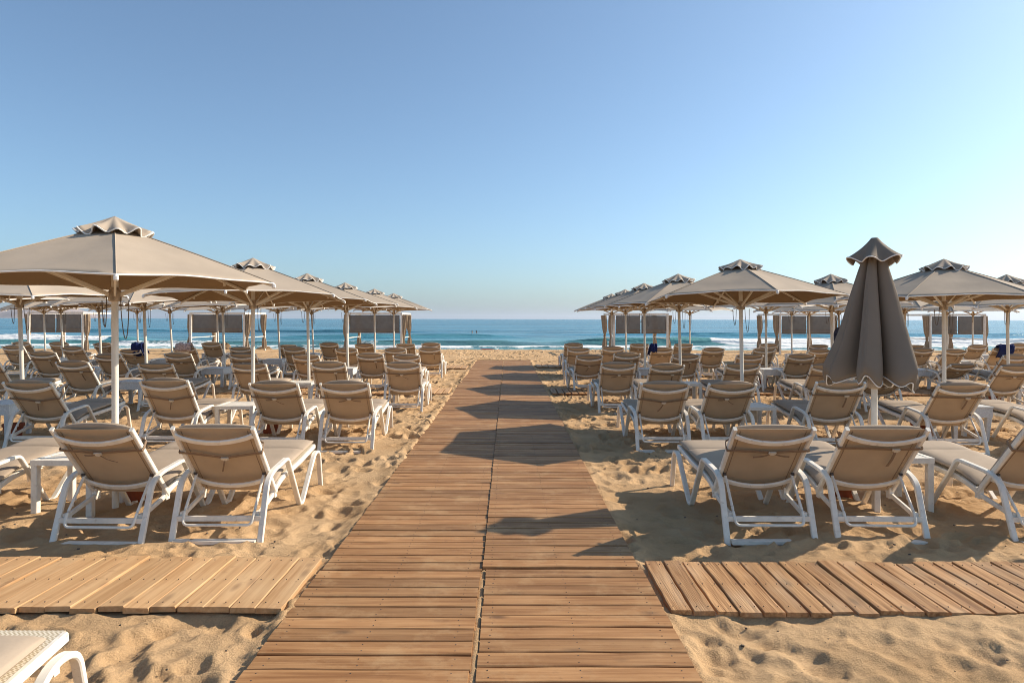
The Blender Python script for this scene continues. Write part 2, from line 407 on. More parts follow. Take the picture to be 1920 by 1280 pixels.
# footprints and scuffs: hollows with a pushed-up rim
def dimple(cx, cy, a, b, ang, depth):
    m = 2.2 * max(a, b)
    i0, i1 = np.searchsorted(xs, [cx - m, cx + m]); j0, j1 = np.searchsorted(ys, [cy - m, cy + m])
    if i1 <= i0 or j1 <= j0: return
    dx = X[j0:j1, i0:i1] - cx; dy = Y[j0:j1, i0:i1] - cy
    u = (dx * math.cos(ang) + dy * math.sin(ang)) / a; v = (-dx * math.sin(ang) + dy * math.cos(ang)) / b
    q = u * u + v * v
    Z[j0:j1, i0:i1] += -depth * np.exp(-(q * 1.1) ** 2.2) + 0.40 * depth * np.exp(-((np.sqrt(q) - 1.22) ** 2) * 16) * (1 + 0.8 * u / (1 + np.abs(u)))
for i in range(15000):
    t = rng.random()
    cy = 1.6 + 33 * t ** 1.15
    cx = rng.uniform(-0.86, 0.86) * (cy + 2.5)
    if abs(cx) > 20: continue
    big = rng.random() < 0.62
    a = rng.uniform(0.08, 0.16) if big else rng.uniform(0.04, 0.08)
    dimple(cx, cy, a, a * rng.uniform(0.45, 0.9), rng.uniform(0, 3.14), rng.uniform(0.010, 0.032) * (1 if big else 0.55) * (0.50 if cy < 3.6 else 0.75 if cy < 7 else 1.5 + 0.02 * cy))
for i in range(300):      # the deeply trodden foreground
    side = rng.choice([-1, 1])
    cx = side * rng.uniform(1.0, 3.2) - 0.15; cy = rng.uniform(2.1, 3.55)
    a = rng.uniform(0.05, 0.13)
    dimple(cx, cy, a, a * rng.uniform(0.5, 0.95), rng.uniform(0, 3.14), rng.uniform(0.010, 0.030) * (0.9 if side < 0 else 0.35))
Z = np.where(near | (np.abs(Z) < 0), Z, Z * np.clip(1 - (np.abs(X) - 24) / 40, 0, 1))
Z -= 0.004
def smooth01(t): t = np.clip(t, 0, 1); return t * t * (3 - 2 * t)
def rect_mask(x0, x1, y0, y1, soft):
    return smooth01((X - x0) / soft + 1) * smooth01((x1 - X) / soft + 1) * smooth01((Y - y0) / soft + 1) * smooth01((y1 - Y) / soft + 1)
# the boardwalk and side paths lie in the sand: level bed under them, drift along their edges
wig = 0.10 * fbm(0.5, 31) + 0.05 * fbm(0.12, 32)
drift = np.exp(-((X - WALK_L + 0.02) / 0.10) ** 2) + np.exp(-((X - WALK_R - 0.02) / 0.10) ** 2)
drift *= (Y < WALK_END) * (Y > -3)
Z += drift * (0.026 + 0.18 * wig)
bed = rect_mask(WALK_L + 0.05, WALK_R - 0.05, -3, WALK_END - 0.05, 0.06)
Z = Z * (1 - bed) + bed * (0.004 + 0.004 * fbm(0.06, 33))
seam = np.exp(-((X - WALK_C) / 0.014) ** 2) * (Y < WALK_END) * (Y > 0)
Z += seam * np.clip(0.024 + 0.030 * fbm(0.45, 35), 0.004, 0.029)
PATHS = [(-9.0, -1.215, 3.56, 4.34, 'l'), (0.885, 9.0, 3.58, 4.32, 'r'), (-14.0, -1.25, 13.95, 15.0, 'l'), (0.93, 14.0, 13.95, 15.0, 'r'),
         (-18, -1.3, 20.9, 22.2, 'l'), (0.95, 18, 21.6, 22.9, 'r')]
for x0, x1, y0, y1, sd in PATHS:
    mk = rect_mask(x0 + 0.03, x1 - 0.03, y0 + 0.03, y1 - 0.03, 0.05)
    Z = Z * (1 - mk) + mk * 0.0
# the strand falls to the sea
fall = np.clip((Y - 31.0) / 14.0, 0, 3)
Z = np.where(Y > 31, Z * np.clip(1 - (Y - 33) / 8, 0.15, 1), Z) - 0.75 * fall ** 2 + 0.06 * np.exp(-((Y - 33.5) / 2.2) ** 2)
ground = grid_mesh('sand', xs, ys, Z, 'sand')
att = ground.data.attributes.new('wet', 'FLOAT', 'POINT')
att.data.foreach_set('value', smooth01((Y - 35.0 + 1.2 * fbm(3.0, 41)) / 2.5).astype(np.float32).ravel())
tag(ground, kind='structure')
def sand_z(x, y):
    i = min(max(int(np.searchsorted(xs, x)), 1), len(xs) - 1); j = min(max(int(np.searchsorted(ys, y)), 1), len(ys) - 1)
    return float(Z[j, i])

# ------------------------------------------------------------------ sea
SEA = -0.42
sx = axis([(-30000, -6000, 4000), (-6000, -600, 600), (-600, -80, 26), (-80, 80, 0.33), (80, 600, 26), (600, 6000, 600), (6000, 30000, 4000)])
sy = np.concatenate([axis([(37.5, 84, 0.16), (84, 130, 0.6)])[:-1], 130 * (45000 / 130) ** np.linspace(0, 1, 60)])
SX, SY = np.meshgrid(sx, sy)
def sn(ax, ay, seed): return vnoise(SX / ax, SY / ay, seed)
SZ = 0.10 * sn(9, 2.6, 51) + 0.05 * sn(3.0, 1.1, 52) + 0.16 * sn(30, 8, 53)
SZ *= np.clip((SY - 38) / 12, 0, 1) * np.clip(1.4 - SY / 400, 0.0, 1)
foam = np.zeros_like(SX)
def bump1(x, a, b, soft): return smooth01((x - a) / soft + 0.5) * smooth01((b - x) / soft + 0.5)
def wave(y0, amp, x0, x1, soft, skew, seed, foam_spans=(), fw=1.0):
    """a swell line whose shoreward face is the steep one"""
    global SZ, foam
    yc = y0 + 2.2 * vnoise(SX / 17.0, SX * 0, seed) + 0.012 * skew * SX
    A = amp * bump1(SX, x0, x1, soft) * (1 + 0.45 * vnoise(SX / 5.0, SX * 0, seed + 1))
    d = SY - yc
    prof = np.where(d < 0, np.exp(-(d / 0.75) ** 2), np.exp(-(d / 2.6) ** 2))
    SZ += A * prof
    for a, b, s in foam_spans:
        e = bump1(SX + 3.0 * vnoise(SX / 2.0, SY / 1.0, seed + 3), a, b, 3.0)
        foam = np.maximum(foam, fw * s * e * np.clip(1.25 * np.exp(-((d + 0.55) / 1.05) ** 2), 0, 1))
wave(55.0, 0.52, 5.5, 62, 7, 0, 61, [(8.0, 9.6, 0.45), (16.5, 60, 1.0), (5.0, 8.0, 0.35)])
wave(52.5, 0.30, -45, 1.5, 9, 0, 65, [(-30, -21, 0.5), (-13, -8, 0.4)])
wave(69.0, 0.40, -24, 0.5, 8, 0, 70, [(-3.2, -1.8, 0.25)])
wave(62.0, 0.45, -70, -34, 7, 0, 74, [(-70, -37, 1.0)])
wave(84.0, 0.35, 10, 70, 14, 0, 78)
wave(100.0, 0.35, -70, -12, 20, 0, 79)
wave(76.0, 0.30, 20, 60, 8, 0, 80)
# the swash
edge = 47.2 + 1.8 * vnoise(SX / 9.0, SX * 0, 81) + 0.8 * vnoise(SX / 2.3, SX * 0, 82)
d = SY - edge
SZ += 0.17 * np.exp(-(d / 0.8) ** 2)
foam = np.maximum(foam, (0.66 + 0.55 * sn(5.0, 2.0, 87) + 0.5 * sn(1.2, 0.8, 88)) * np.exp(-((d + 0.2) / 1.1) ** 2))
foam = np.maximum(foam, 0.42 * smooth01((51.5 - SY) / 6) + 0.22 * sn(4.0, 1.5, 84))
foam = np.where(SY > 110, 0, foam)
SZ += np.clip(foam - 0.4, 0, 1) * (0.16 * sn(0.8, 0.45, 85) + 0.10 * sn(0.35, 0.3, 86))
seao = grid_mesh('sea', sx, sy, SZ + SEA, 'sea')
for nm, arr in (('foam', np.clip(foam, 0, 1)), ('shallow', np.clip(0.75 * smooth01((88 - SY) / 46) ** 1.4 + 0.5 * np.clip(SZ - 0.1, 0, 1), 0, 1))):
    a_ = seao.data.attributes.new(nm, 'FLOAT', 'POINT'); a_.data.foreach_set('value', arr.astype(np.float32).ravel())
tag(seao, kind='structure')

# headland far off on the left
def headland():
    hx = np.linspace(-9800, -4600, 120); hy = np.linspace(8800, 10600, 14)
    HX, HY = np.meshgrid(hx, hy)
    t = (HX + 9800) / 5200
    env = 60 + 85 * np.exp(-((HX + 6650) / 260) ** 2) + 40 * np.exp(-((HX + 7900) / 900) ** 2)
    env = env * smooth01((-6250 - HX) / 300)
    v = (HY - 8800) / 1800
    sh = np.clip(np.minimum(v * 5.0, (1 - v) * 3.0), 0, 1) ** 0.7
    H = env * sh * (1 + 0.7 * vnoise(HX / 260, HY / 260, 91) + 0.5 * vnoise(HX / 90, HY / 120, 92)) - 2
    o = grid_mesh('headland', hx, hy, H, 'head'); tag(o, kind='structure')
headland()

# ------------------------------------------------------------------ boardwalk and side paths
def plank_mesh(name, L, W, T, material, along, seed, warp=0.0):
    """a plank along local x (along=0) or y (along=1) with eased edges, top at z = 0"""
    rr = random.Random(seed); n = 7
    c = 0.004
    sec = [(-W / 2, -T), (W / 2, -T), (W / 2, -c), (W / 2 - c, 0), (-W / 2 + c, 0), (-W / 2, -c)]
    vs = []; fs = []
    for i in range(n):
        t = -L / 2 + L * i / (n - 1)
        off = rr.uniform(-1, 1) * warp; lift = rr.uniform(-0.5, 0.5) * warp
        for a, z in sec:
            p = (t, a + off, z + lift) if along == 0 else (a + off, t, z + lift)
            vs.append(p)
    k = len(sec)
    for i in range(n - 1):
        for q in range(k):
            r_ = (q + 1) % k
            f = (i * k + q, i * k + r_, (i + 1) * k + r_, (i + 1) * k + q)
            fs.append(f if along == 0 else f[::-1])
    f0 = tuple(range(k)); f1 = tuple((n - 1) * k + q for q in range(k))
    fs += [f0[::-1], f1] if along == 0 else [f0, f1[::-1]]
    me = bpy.data.meshes.new(name); me.from_pydata(vs, [], fs); me.materials.append(M[material]); me.update()
    return me

def boardwalk():
    jb = MB()
    for x in (WALK_L + 0.12, (WALK_L + WALK_C) / 2, WALK_C - 0.1, WALK_C + 0.1, (WALK_C + WALK_R) / 2, WALK_R - 0.12):
        jb.box((x, 11.5, -0.012), (0.06, 27.2, 0.034))
    root = jb.build('boardwalk', 'joist'); tag(root, kind='structure')
    pitch = 0.130
    far = MB()
    for sd, (xa, xb) in enumerate(((WALK_L, WALK_C - 0.009), (WALK_C + 0.009, WALK_R))):
        L = xb - xa
        variants = [plank_mesh('plank', L, pitch - 0.011, 0.026, 'walk', 0, 100 + sd * 10 + i, 0.0022) for i in range(6)]
        y = -1.6 + (0.0 if sd == 0 else 0.03); k = 0
        while y < WALK_END - pitch:
            k += 1
            # mats of thirty-two planks meet at a slightly wider joint; each mat lies a little differently
            if k % 32 == (13 if sd == 0 else 13): y += 0.016
            matn = (k + 19) // 32
            rr = random.Random(matn * 7 + sd)
            dz = rr.uniform(-0.005, 0.007); dx = rr.uniform(-0.010, 0.010)
            yc = y + pitch / 2
            if yc < 17.6:
                o = bpy.data.objects.new('plank', random.choice(variants))
                o.location = (xa + L / 2 + dx + random.uniform(-.003, .003), yc, 0.030 + dz + random.uniform(-.0022, .0022))
                o.rotation_euler = (random.uniform(-.012, .012), random.uniform(-.0016, .0016) + (math.pi if random.random() < 0 else 0), random.uniform(-.0020, .0020))
                link(o, root)
            else:
                far.box((xa + L / 2 + dx, yc, 0.017 + dz + random.uniform(-.002, .002)), (L, pitch - 0.011, 0.026))
            y += pitch
    nb = MB()
    for o in root.children:
        if o.location.y > 9: continue
        for e in (-0.44, -0.02, 0.42):
            for g in (-0.03, 0.03):
                nb.lathe([(0.0032, -0.003), (0.0032, 0.0012)], 6, (o.location.x + e + random.uniform(-.008, .008), o.location.y + g, o.location.z))
    tag(nb.build('screw_heads', 'metal', root), kind='stuff')
    fo = far.build('plank_rows', 'walk', root); tag(fo, kind='stuff')
    endb = MB().box((0.5 * (WALK_L + WALK_R), WALK_END + 0.02, 0.016), (WALK_R - WALK_L + 0.1, 0.06, 0.05)).build('end_trim', 'fresh', root)
boardwalk()

def side_path(x0, x1, y0, y1, material, pitch, gap, warp, th, z, tilt=0.0, sign=1, shared=8, nails=False):
    jb = MB()
    for f in (0.12, 0.5, 0.88):
        jb.box(((x0 + x1) / 2, y0 + (y1 - y0) * f, z - th - 0.012), (x1 - x0 - 0.04, 0.05, 0.03))
    root = jb.build('side_path', 'joist'); tag(root, kind='structure')
    L = y1 - y0
    variants = [plank_mesh('plank', L + random.uniform(-.012, .012), pitch - gap + random.uniform(-.004, .004), th, material, 1, 300 + i + int(y0 * 10), warp) for i in range(shared)]
    nb = MB()
    x = (x1 if sign < 0 else x0); i = 0
    while (x > x0 + pitch if sign < 0 else x < x1 - pitch):
        xc = x + sign * pitch / 2
        o = bpy.data.objects.new('plank', random.choice(variants))
        o.location = (xc, (y0 + y1) / 2 + random.uniform(-.012, .012), z + random.uniform(-.005, .005))
        o.rotation_euler = (tilt + random.uniform(-.006, .006), random.uniform(-.02, .02), random.uniform(-.010, .010))
        link(o, root)
        if nails and abs(xc) < 7:
            for f in (0.08, 0.5, 0.92):
                for e in (-0.035, 0.035):
                    nb.lathe([(0.0032, 0), (0.0032, 0.0045)], 6, (xc + e + random.uniform(-.006, .006), y0 + L * f, z + 0.002 + tilt * (f - 0.5) * L))
        x += sign * pitch; i += 1
    if nails:
        no = nb.build('nail_heads', 'metal', root); tag(no, kind='stuff')
    return root
side_path(-9.0, -1.215, 3.56, 4.34, 'fresh', 0.142, 0.006, 0.002, 0.030, 0.040, tilt=-0.012, sign=-1, nails=True)
side_path(0.885, 9.0, 3.58, 4.32, 'worn', 0.126, 0.013, 0.003, 0.026, 0.020, sign=1, nails=True)
side_path(-14.0, -1.25, 13.95, 15.0, 'fresh', 0.142, 0.020, 0.003, 0.03, 0.036, sign=-1)
side_path(0.93, 14.0, 13.95, 15.0, 'worn', 0.142, 0.022, 0.004, 0.03, 0.036, sign=1)
side_path(-18.0, -1.3, 20.9, 22.2, 'fresh', 0.20, 0.020, 0.003, 0.03, 0.046, sign=-1)
side_path(0.95, 18.0, 21.6, 22.9, 'fresh', 0.20, 0.020, 0.003, 0.03, 0.046, sign=1)

# ------------------------------------------------------------------ sun lounger
LW = 0.68
def pillow(L, W, T, nx, ny, creases=(), puff=0.35, seed=0):
    """rounded cushion: L along x, W along y, base at z = 0"""
    rr = random.Random(seed)
    ph = [rr.uniform(0, 6.28) for _ in range(4)]
    def h(u, v):
        e = min(1 - abs(u), 1 - abs(v))
        eu = max(0.0, 1 - abs(u) ** 14) ** 0.5; ev = max(0.0, 1 - abs(v) ** 9) ** 0.5
        b = eu * ev * (1 - puff * 0.35 * (u * u * 0.3 + v * v * 0.7))
        for c in creases:
            d = (u * L / 2 - c) / 0.02
            b *= 1 - 0.55 * math.exp(-d * d)
        b *= 1 + 0.035 * math.sin(5 * u + ph[0]) * math.sin(4 * v + ph[1]) + 0.02 * math.sin(13 * u + ph[2] + 3 * v)
        return b
    def ax(n, cr):
        a = [-1 + 2 * i / n for i in range(n + 1)]
        a += [-0.985, 0.985, -0.95, 0.95]
        for c in cr: a += [c * 2 / L - 0.04, c * 2 / L, c * 2 / L + 0.04, c * 2 / L - 0.02, c * 2 / L + 0.02]
        return sorted(set(round(q, 4) for q in a if -1 <= q <= 1))
    U = ax(nx, creases); V = ax(ny, ())
    vs = []
    for u in U:
        for v in V: vs.append((u * L / 2, v * W / 2, T * (0.42 + 0.58 * h(u, v))))
    nb = len(vs)
    for u in U:
        for v in V: vs.append((u * L / 2, v * W / 2, T * (0.42 - 0.42 * min(1.0, h(u, v)))))
    m = len(V); fs = []
    for i in range(len(U) - 1):
        for j in range(m - 1):
            a = i * m + j
            fs.append((a, a + m, a + m + 1, a + 1)); fs.append((nb + a, nb + a + 1, nb + a + m + 1, nb + a + m))
    return vs, fs

def make_lounger(back=50.0, strap=0, bulge=0.05, seat_short=0.0, seed=0, sling_seat=False, cushion=True):
    """x across, y forward (to the sea), z up; origin on the ground between the rear feet"""
    root = empty('sun_lounger')
    rr = random.Random(seed)
    hw = LW / 2
    # side frames: rear leg, arm, W-shaped front leg in one bent bar
    path = [(0, 0.0, -0.05), (0, 0.155, 0.385), (0, 0.27, 0.435), (0, 0.61, 0.462), (0, 0.95, -0.01), (0, 1.02, -0.01), (0, 1.41, 0.345), (0, 1.55, 0.33), (0, 1.64, -0.05)]
    rad = [0, .075, .06, .045, .03, .03, .09, .09, 0]
    for s in (-1, 1):
        mb = MB(); p = fillet([(s * (hw - 0.02), y, z) for _, y, z in path], rad, 5)
        mb.sweep(p, rsec(0.043, 0.027, 0.005), (1, 0, 0))
        mb.build('side_frame', 'white', root, True)
    # seat rails with pivot brackets, running on back to the rear leg
    for s in (-1, 1):
        x = s * (hw - 0.065)
        mb = MB()
        mb.sweep(fillet([(x, 0.42, 0.235), (x, 0.62, 0.300), (x, 1.12, 0.325), (x, 1.56, 0.375)], .12, 4), rsec(0.028, 0.042, 0.006), (1, 0, 0))
        mb.sweep([(x, 0.44, 0.225), (x, 0.08, 0.150)], rsec(0.026, 0.034, 0.005), (1, 0, 0))
        mb.box((x, 0.43, 0.235), (0.036, 0.05, 0.085)).box((x, 0.10, 0.155), (0.034, 0.05, 0.042))
        mb.build('seat_rail', 'white', root, False)
    # cross bars
    for c_, d_ in (((0, 0.062, 0.135), (LW - 0.07, 0.022, 0.036)), ((0, 1.47, 0.290), (LW - 0.07, 0.03, 0.028)), ((0, 0.95, 0.292), (LW - 0.14, 0.026, 0.024))):
        MB().box(c_, d_).build('cross_bar', 'white', root)
    MB().box((0, -0.005, -0.014), (LW - 0.09, 0.060, 0.026)).build('ground_bar', 'white', root)
    # seat sling
    mb = MB()
    prof = fillet([(0, 0.46, 0.262), (0, 0.62, 0.315), (0, 1.12, 0.342), (0, 1.57, 0.392)], .1, 3)
    mb.sweep(prof, rsec(LW - 0.135, 0.006, 0.002), (1, 0, 0))
    mb.build('seat_sling', 'seatmesh', root, False)
    # backrest: plane through the pivot, leaning to -y
    a = R(back); bl = 0.745
    up = Vector((0, -math.cos(a), math.sin(a))); nrm = Vector((0, math.sin(a), math.cos(a)))   # nrm points to the sitter
    P0 = Vector((0, 0.43, 0.245))
    def B(x, t, d=0.0): return P0 + Vector((x, 0, 0)) + up * t + nrm * d
    bf = empty_part = None
    bw = 0.60
    for s in (-1, 1):
        bfo = MB().sweep([B(s * (bw / 2 - 0.014), -0.02), B(s * (bw / 2 - 0.014), bl)], rsec(0.027, 0.036, 0.005), (1, 0, 0)).build('back_rail', 'white', root)
        MB().box(B(s * (bw / 2 - 0.04), 0.245, -0.022), (0.022, 0.018, 0.018)).build('hinge_bolt', 'metal', bfo)
    for t0, sag in ((bl - 0.060, 0.028), (0.185, 0.032)):
        mb = MB(); pts = []
        for i in range(13):
            u = -1 + i / 6
            q = 1 - u * u
            pts.append(B(u * (bw / 2 - 0.024), t0 - sag * q, -0.020 - 0.045 * q ** 0.8))
        mb.sweep(pts, rsec(0.018, 0.042, 0.005), nrm)
        mb.build('back_bar', 'white', root, True)
    # back sling, bellied away from the sitter
    vs = []; fs = []; nu, nv = 10, 10
    for th in (0, 1):
        for j in range(nv + 1):
            for i in range(nu + 1):
                u = -1 + 2 * i / nu; t = 0.01 + (bl - 0.02) * j / nv
                belly = -0.016 * (1 - u * u) * (0.4 + 0.6 * math.sin(math.pi * min(1, j / nv * 0.9 + 0.05)))
                vs.append(B(u * (bw / 2 - 0.026), t + 0.006 * (1 - u * u) * (j / nv), belly + 0.006 + (0.004 if th else 0)))
    m = nu + 1; nb = m * (nv + 1)
    for j in range(nv):
        for i in range(nu):
            q = j * m + i
            fs.append((q, q + 1, q + m + 1, q + m)); fs.append((nb + q, nb + q + m, nb + q + m + 1, nb + q + 1))
    for i in range(nu):
        fs.append((i, nb + i, nb + i + 1, i + 1)); q = nv * m + i; fs.append((q, q + 1, nb + q + 1, nb + q))
    so = mesh_obj('back_sling', vs, fs, 'sling', root, True)
    for s in (-1, 1):
        sx0 = s * (bw / 2 - 0.062); bel = lambda j: -0.016 * (1 - (sx0 / (bw / 2 - 0.026)) ** 2) * (0.4 + 0.6 * math.sin(math.pi * min(1, j * 0.9 + 0.05)))
        MB().sweep([B(sx0, 0.01 + (bl - 0.02) * j, bel(j) + 0.0048) for j in (0.03, 0.2, 0.4, 0.6, 0.8, 0.97)], [(-.0015, -.0015), (.0015, -.0015), (.0015, .0015), (-.0015, .0015)], (1, 0, 0)).build('seam', 'strap', so)
    # U-shaped prop with notches
    mb = MB()
    ta = 0.235
    y0p = 0.03; z0p = 0.095
    pr = [B(-(bw / 2 - 0.045), ta, -0.022), Vector((-(bw / 2 - 0.045), y0p + 0.035, z0p + 0.075)), Vector((-(bw / 2 - 0.05), y0p, z0p)), Vector((bw / 2 - 0.05, y0p, z0p)), Vector((bw / 2 - 0.045, y0p + 0.035, z0p + 0.075)), B(bw / 2 - 0.045, ta, -0.022)]
    mb.tube(fillet(pr, [0, .03, .06, .06, .03, 0], 5), 0.0105, 8, (0.0, 0.6, 0.8))
    po = mb.build('prop', 'white', root, True)
    mb = MB()
    for s in (-1, 1):
        a0 = B(s * (bw / 2 - 0.045), ta, -0.022); a1 = Vector((s * (bw / 2 - 0.045), y0p + 0.035, z0p + 0.075))
        for f in (0.45, 0.62, 0.79):
            c = a0.lerp(a1, f); mb.box(c + Vector((0, 0.016, 0.004)), (0.010, 0.022, 0.018))
    tag(mb.build('notches', 'white', po), kind='stuff')
    if cushion:
        # seat cushion in two lengths
        sl_ = math.atan2(0.392 - 0.315, 0.95)
        L = 1.10 - seat_short
        v, f = pillow(L, 0.545, 0.062, 14, 8, creases=(L / 2 - 0.33,), seed=seed)
        c0 = Vector((0, 0.47, 0.296))
        vv = []
        for x, y, z in v:
            d = x + L / 2
            lift = 0.045 * min(1, d / 0.2) if d < 0.2 else 0.045
            vv.append((y, c0.y + d * math.cos(sl_), c0.z - 0.03 + lift + d * math.sin(sl_) * 0.95 + z))
        f = [q[::-1] for q in f]
        mesh_obj('seat_cushion', vv, f, 'cushion', root, True)
        # back cushion
        L2 = bl - 0.056 + bulge * 0.62
        v, f = pillow(L2, 0.535, 0.066, 12, 8, creases=(), seed=seed + 5)
        vv = []
        for x, y, z in v:
            t = x + L2 / 2 + 0.035
            u = abs(y) / 0.27
            crown = (0.004 + 0.62 * bulge) * u ** 2.8 * max(0, (t - L2 * 0.55) / (L2 * 0.45)) ** 2 * 1.15
            vv.append(B(y, t - crown, 0.012 + z))
        f = [q[::-1] for q in f]
        bc = mesh_obj('back_cushion', vv, f, 'cushion', root, True)
        # strap round the back with its knot or buckle
        ts = (0.545, 0.50, 0.56, 0.53)[strap % 4]
        mb = MB(); ring = []
        kx = (-0.03, 0.02, 0.11, 0.03)[strap % 4]; dip = (0.030, 0.055, 0.006, 0.014)[strap % 4]
        for i in range(17):
            u = -1 + i / 8
            x = u * (bw / 2 + 0.004)
            k = max(0.0, 1 - abs(x - kx) / 0.30)
            ring.append(B(x, ts - dip * k ** 1.2, -0.028 - 0.004 * k))
        ring += [B(bw / 2 + 0.006, ts, 0.0), B(bw / 2 - 0.004, ts + 0.004, 0.06), B(bw / 2 - 0.05, ts + 0.006, 0.082)]
        ring = [B(-bw / 2 + 0.05, ts + 0.006, 0.082), B(-bw / 2 + 0.004, ts + 0.004, 0.06), B(-bw / 2 - 0.006, ts, 0.0)] + ring
        # ribbon
        vs = []; fs = []
        for p in ring: vs += [p + up * 0.011, p - up * 0.011]
        for i in range(len(ring) - 1): fs.append((2 * i, 2 * i + 1, 2 * i + 3, 2 * i + 2))
        n0 = len(vs)
        K = B(kx, ts - dip, -0.034)
        def tail(dx, dl, wd):
            q0 = len(vs)
            for i in range(5):
                t = i / 4
                p = K + Vector((dx * (t + 0.25 * t * t), 0, 0)) - up * (dl * t) - nrm * (0.010 * math.sin(3.1 * t) + 0.002)
                sdv = Vector((wd, 0, 0)) if abs(dx) < dl else up * wd
                vs.append(p - sdv); vs.append(p + sdv)
            for i in range(4): fs.append((q0 + 2 * i, q0 + 2 * i + 1, q0 + 2 * i + 3, q0 + 2 * i + 2))
        if strap % 4 == 0: tail(-0.085, 0.020, 0.007); tail(0.085, 0.095, 0.005)
        elif strap % 4 == 1: tail(-0.045, 0.155, 0.006)
        elif strap % 4 == 2: tail(0.0, 0.190, 0.010)
        else: tail(-0.105, 0.05, 0.008); tail(0.11, 0.045, 0.007)
        st = mesh_obj('strap', vs, fs, 'strap', root, False)
        md = st.modifiers.new('thickness', 'SOLIDIFY'); md.thickness = 0.003; md.offset = 0
        mb = MB()
        rot = Matrix((Vector((1, 0, 0)), nrm, up)).transposed()
        mb.box(K - nrm * 0.004, (0.055, 0.012, 0.020), rot).box(K - nrm * 0.010, (0.030, 0.008, 0.028), rot)
        mb.build('buckle', 'buckle', st)
    return root

PROTO = {}
def proto(key, **kw):
    if key not in PROTO: PROTO[key] = [make_lounger(**kw), False]
    return PROTO[key]
ORD = ['first', 'second', 'third', 'fourth', 'fifth', 'sixth', 'seventh', 'eighth', 'ninth', 'tenth', 'eleventh', 'twelfth']
# back-top pixel x in the photograph -> lateral position on the row's depth
ROWY = {1: 4.75, 2: 8.0, 3: 11.25, 4: 14.5, 5: 17.75, 6: 21.0}
LEFT = {1: [-2.115, -2.945, -4.36, -5.25], 2: [-1.97, -2.82, -4.19, -5.82], 3: [-1.79, -3.07, -4.43, -6.01, -7.47, -8.95],
        4: [-2.22, -3.02, -4.42, -5.81, -7.24, -8.75, -10.2], 5: [-2.10, -3.02, -4.32, -5.73, -7.20, -8.67, -10.1, -11.7, -13.3],
        6: [-2.44, -3.25, -4.55, -5.70, -7.0, -9.45, -12.9, -14.3, -15.5]}
RIGHT = {1: [1.925, 2.74, 4.02, 5.3], 2: [1.92, 2.74, 4.04, 5.49, 6.98], 3: [1.89, 2.72, 4.0, 5.5, 6.5, 8.7],
         4: [1.80, 2.64, 3.92, 5.30, 6.47, 7.4, 9.9, 11.2], 5: [1.90, 2.85, 4.15, 5.55, 6.90, 8.4, 11.2, 12.0, 13.4],
         6: [2.1, 4.2, 5.6, 8.3, 9.9, 12.9, 14.9, 16.3]}
LOUNGERS = {}
def place_lounger(key, x, y, rz, label, **kw):
    pr = proto(key, **kw)
    if not pr[1]: o = pr[0]; pr[1] = True
    else: o = copy_tree(pr[0])
    o.location = (x, y, 0.0); o.rotation_euler = (0, 0, rz)
    tag(o, label, 'sun lounger', 'sun loungers in rows on the sand')
    return o
rl = random.Random(3)
for side, rows in (('left', LEFT), ('right', RIGHT)):
    for r_, lst in rows.items():
        for i, x in enumerate(lst):
            st = rl.randrange(4)
            bul = 0.055 if rl.random() < 0.65 else 0.012
            ang = 50.0
            rz = rl.uniform(-0.03, 0.03)
            yj = rl.uniform(-0.06, 0.06) if r_ > 1 else 0.0
            if side == 'left' and r_ == 1: st = (1, 0, 2, 1)[i]; bul = (0.012, 0.055, .03, .03)[i]; rz = (0.012, -0.02, 0.0, 0)[i]; yj = (-0.02, -0.08, 0.05, 0)[i]
            if side == 'right' and r_ == 1: st = (3, 2, 0, 1)[i]; bul = (0.016, 0.008, .055, .03)[i]; rz = (0.0, -0.03, 0.02, 0)[i]; yj = 0
            if side == 'left' and r_ == 2: st = (3, 0, 1, 1)[i]; bul = 0.055; rz = (0, 0.02, 0.0, -0.01)[i]
            if side == 'right' and r_ == 2: st = (1, 0, 2, 2, 1)[i]; bul = 0.045
            if (side, r_, i) in (('right', 3, 4), ('right', 4, 6)): ang = 30.0
            if (side, r_, i) in (('left', 6, 4), ('left', 5, 6)): ang = 42.0
            if ang == 50.0 and r_ >= 2: ang = rl.choice((50.0, 50.0, 47.0, 53.0)); rz += rl.uniform(-0.035, 0.035)
            if ang < 46: st = 1; bul = 0.012
            lab = f'white framed sun lounger, {ORD[i]} from the boardwalk in the {ORD[r_ - 1]} full row on its {side}'
            LOUNGERS[(side, r_, i)] = place_lounger((ang, st, bul), x, ROWY[r_] + 0.06 + yj, rz, lab, back=ang, strap=st, bulge=bul, seed=st + int(ang))
fl = make_lounger(back=50, strap=1, bulge=0.02, seat_short=0.10, seed=44)
fl.location = (-1.975, 0.985, 0.0)
tag(fl, 'white framed sun lounger cut off by the bottom left corner of the picture', 'sun lounger', 'sun loungers in rows on the sand')

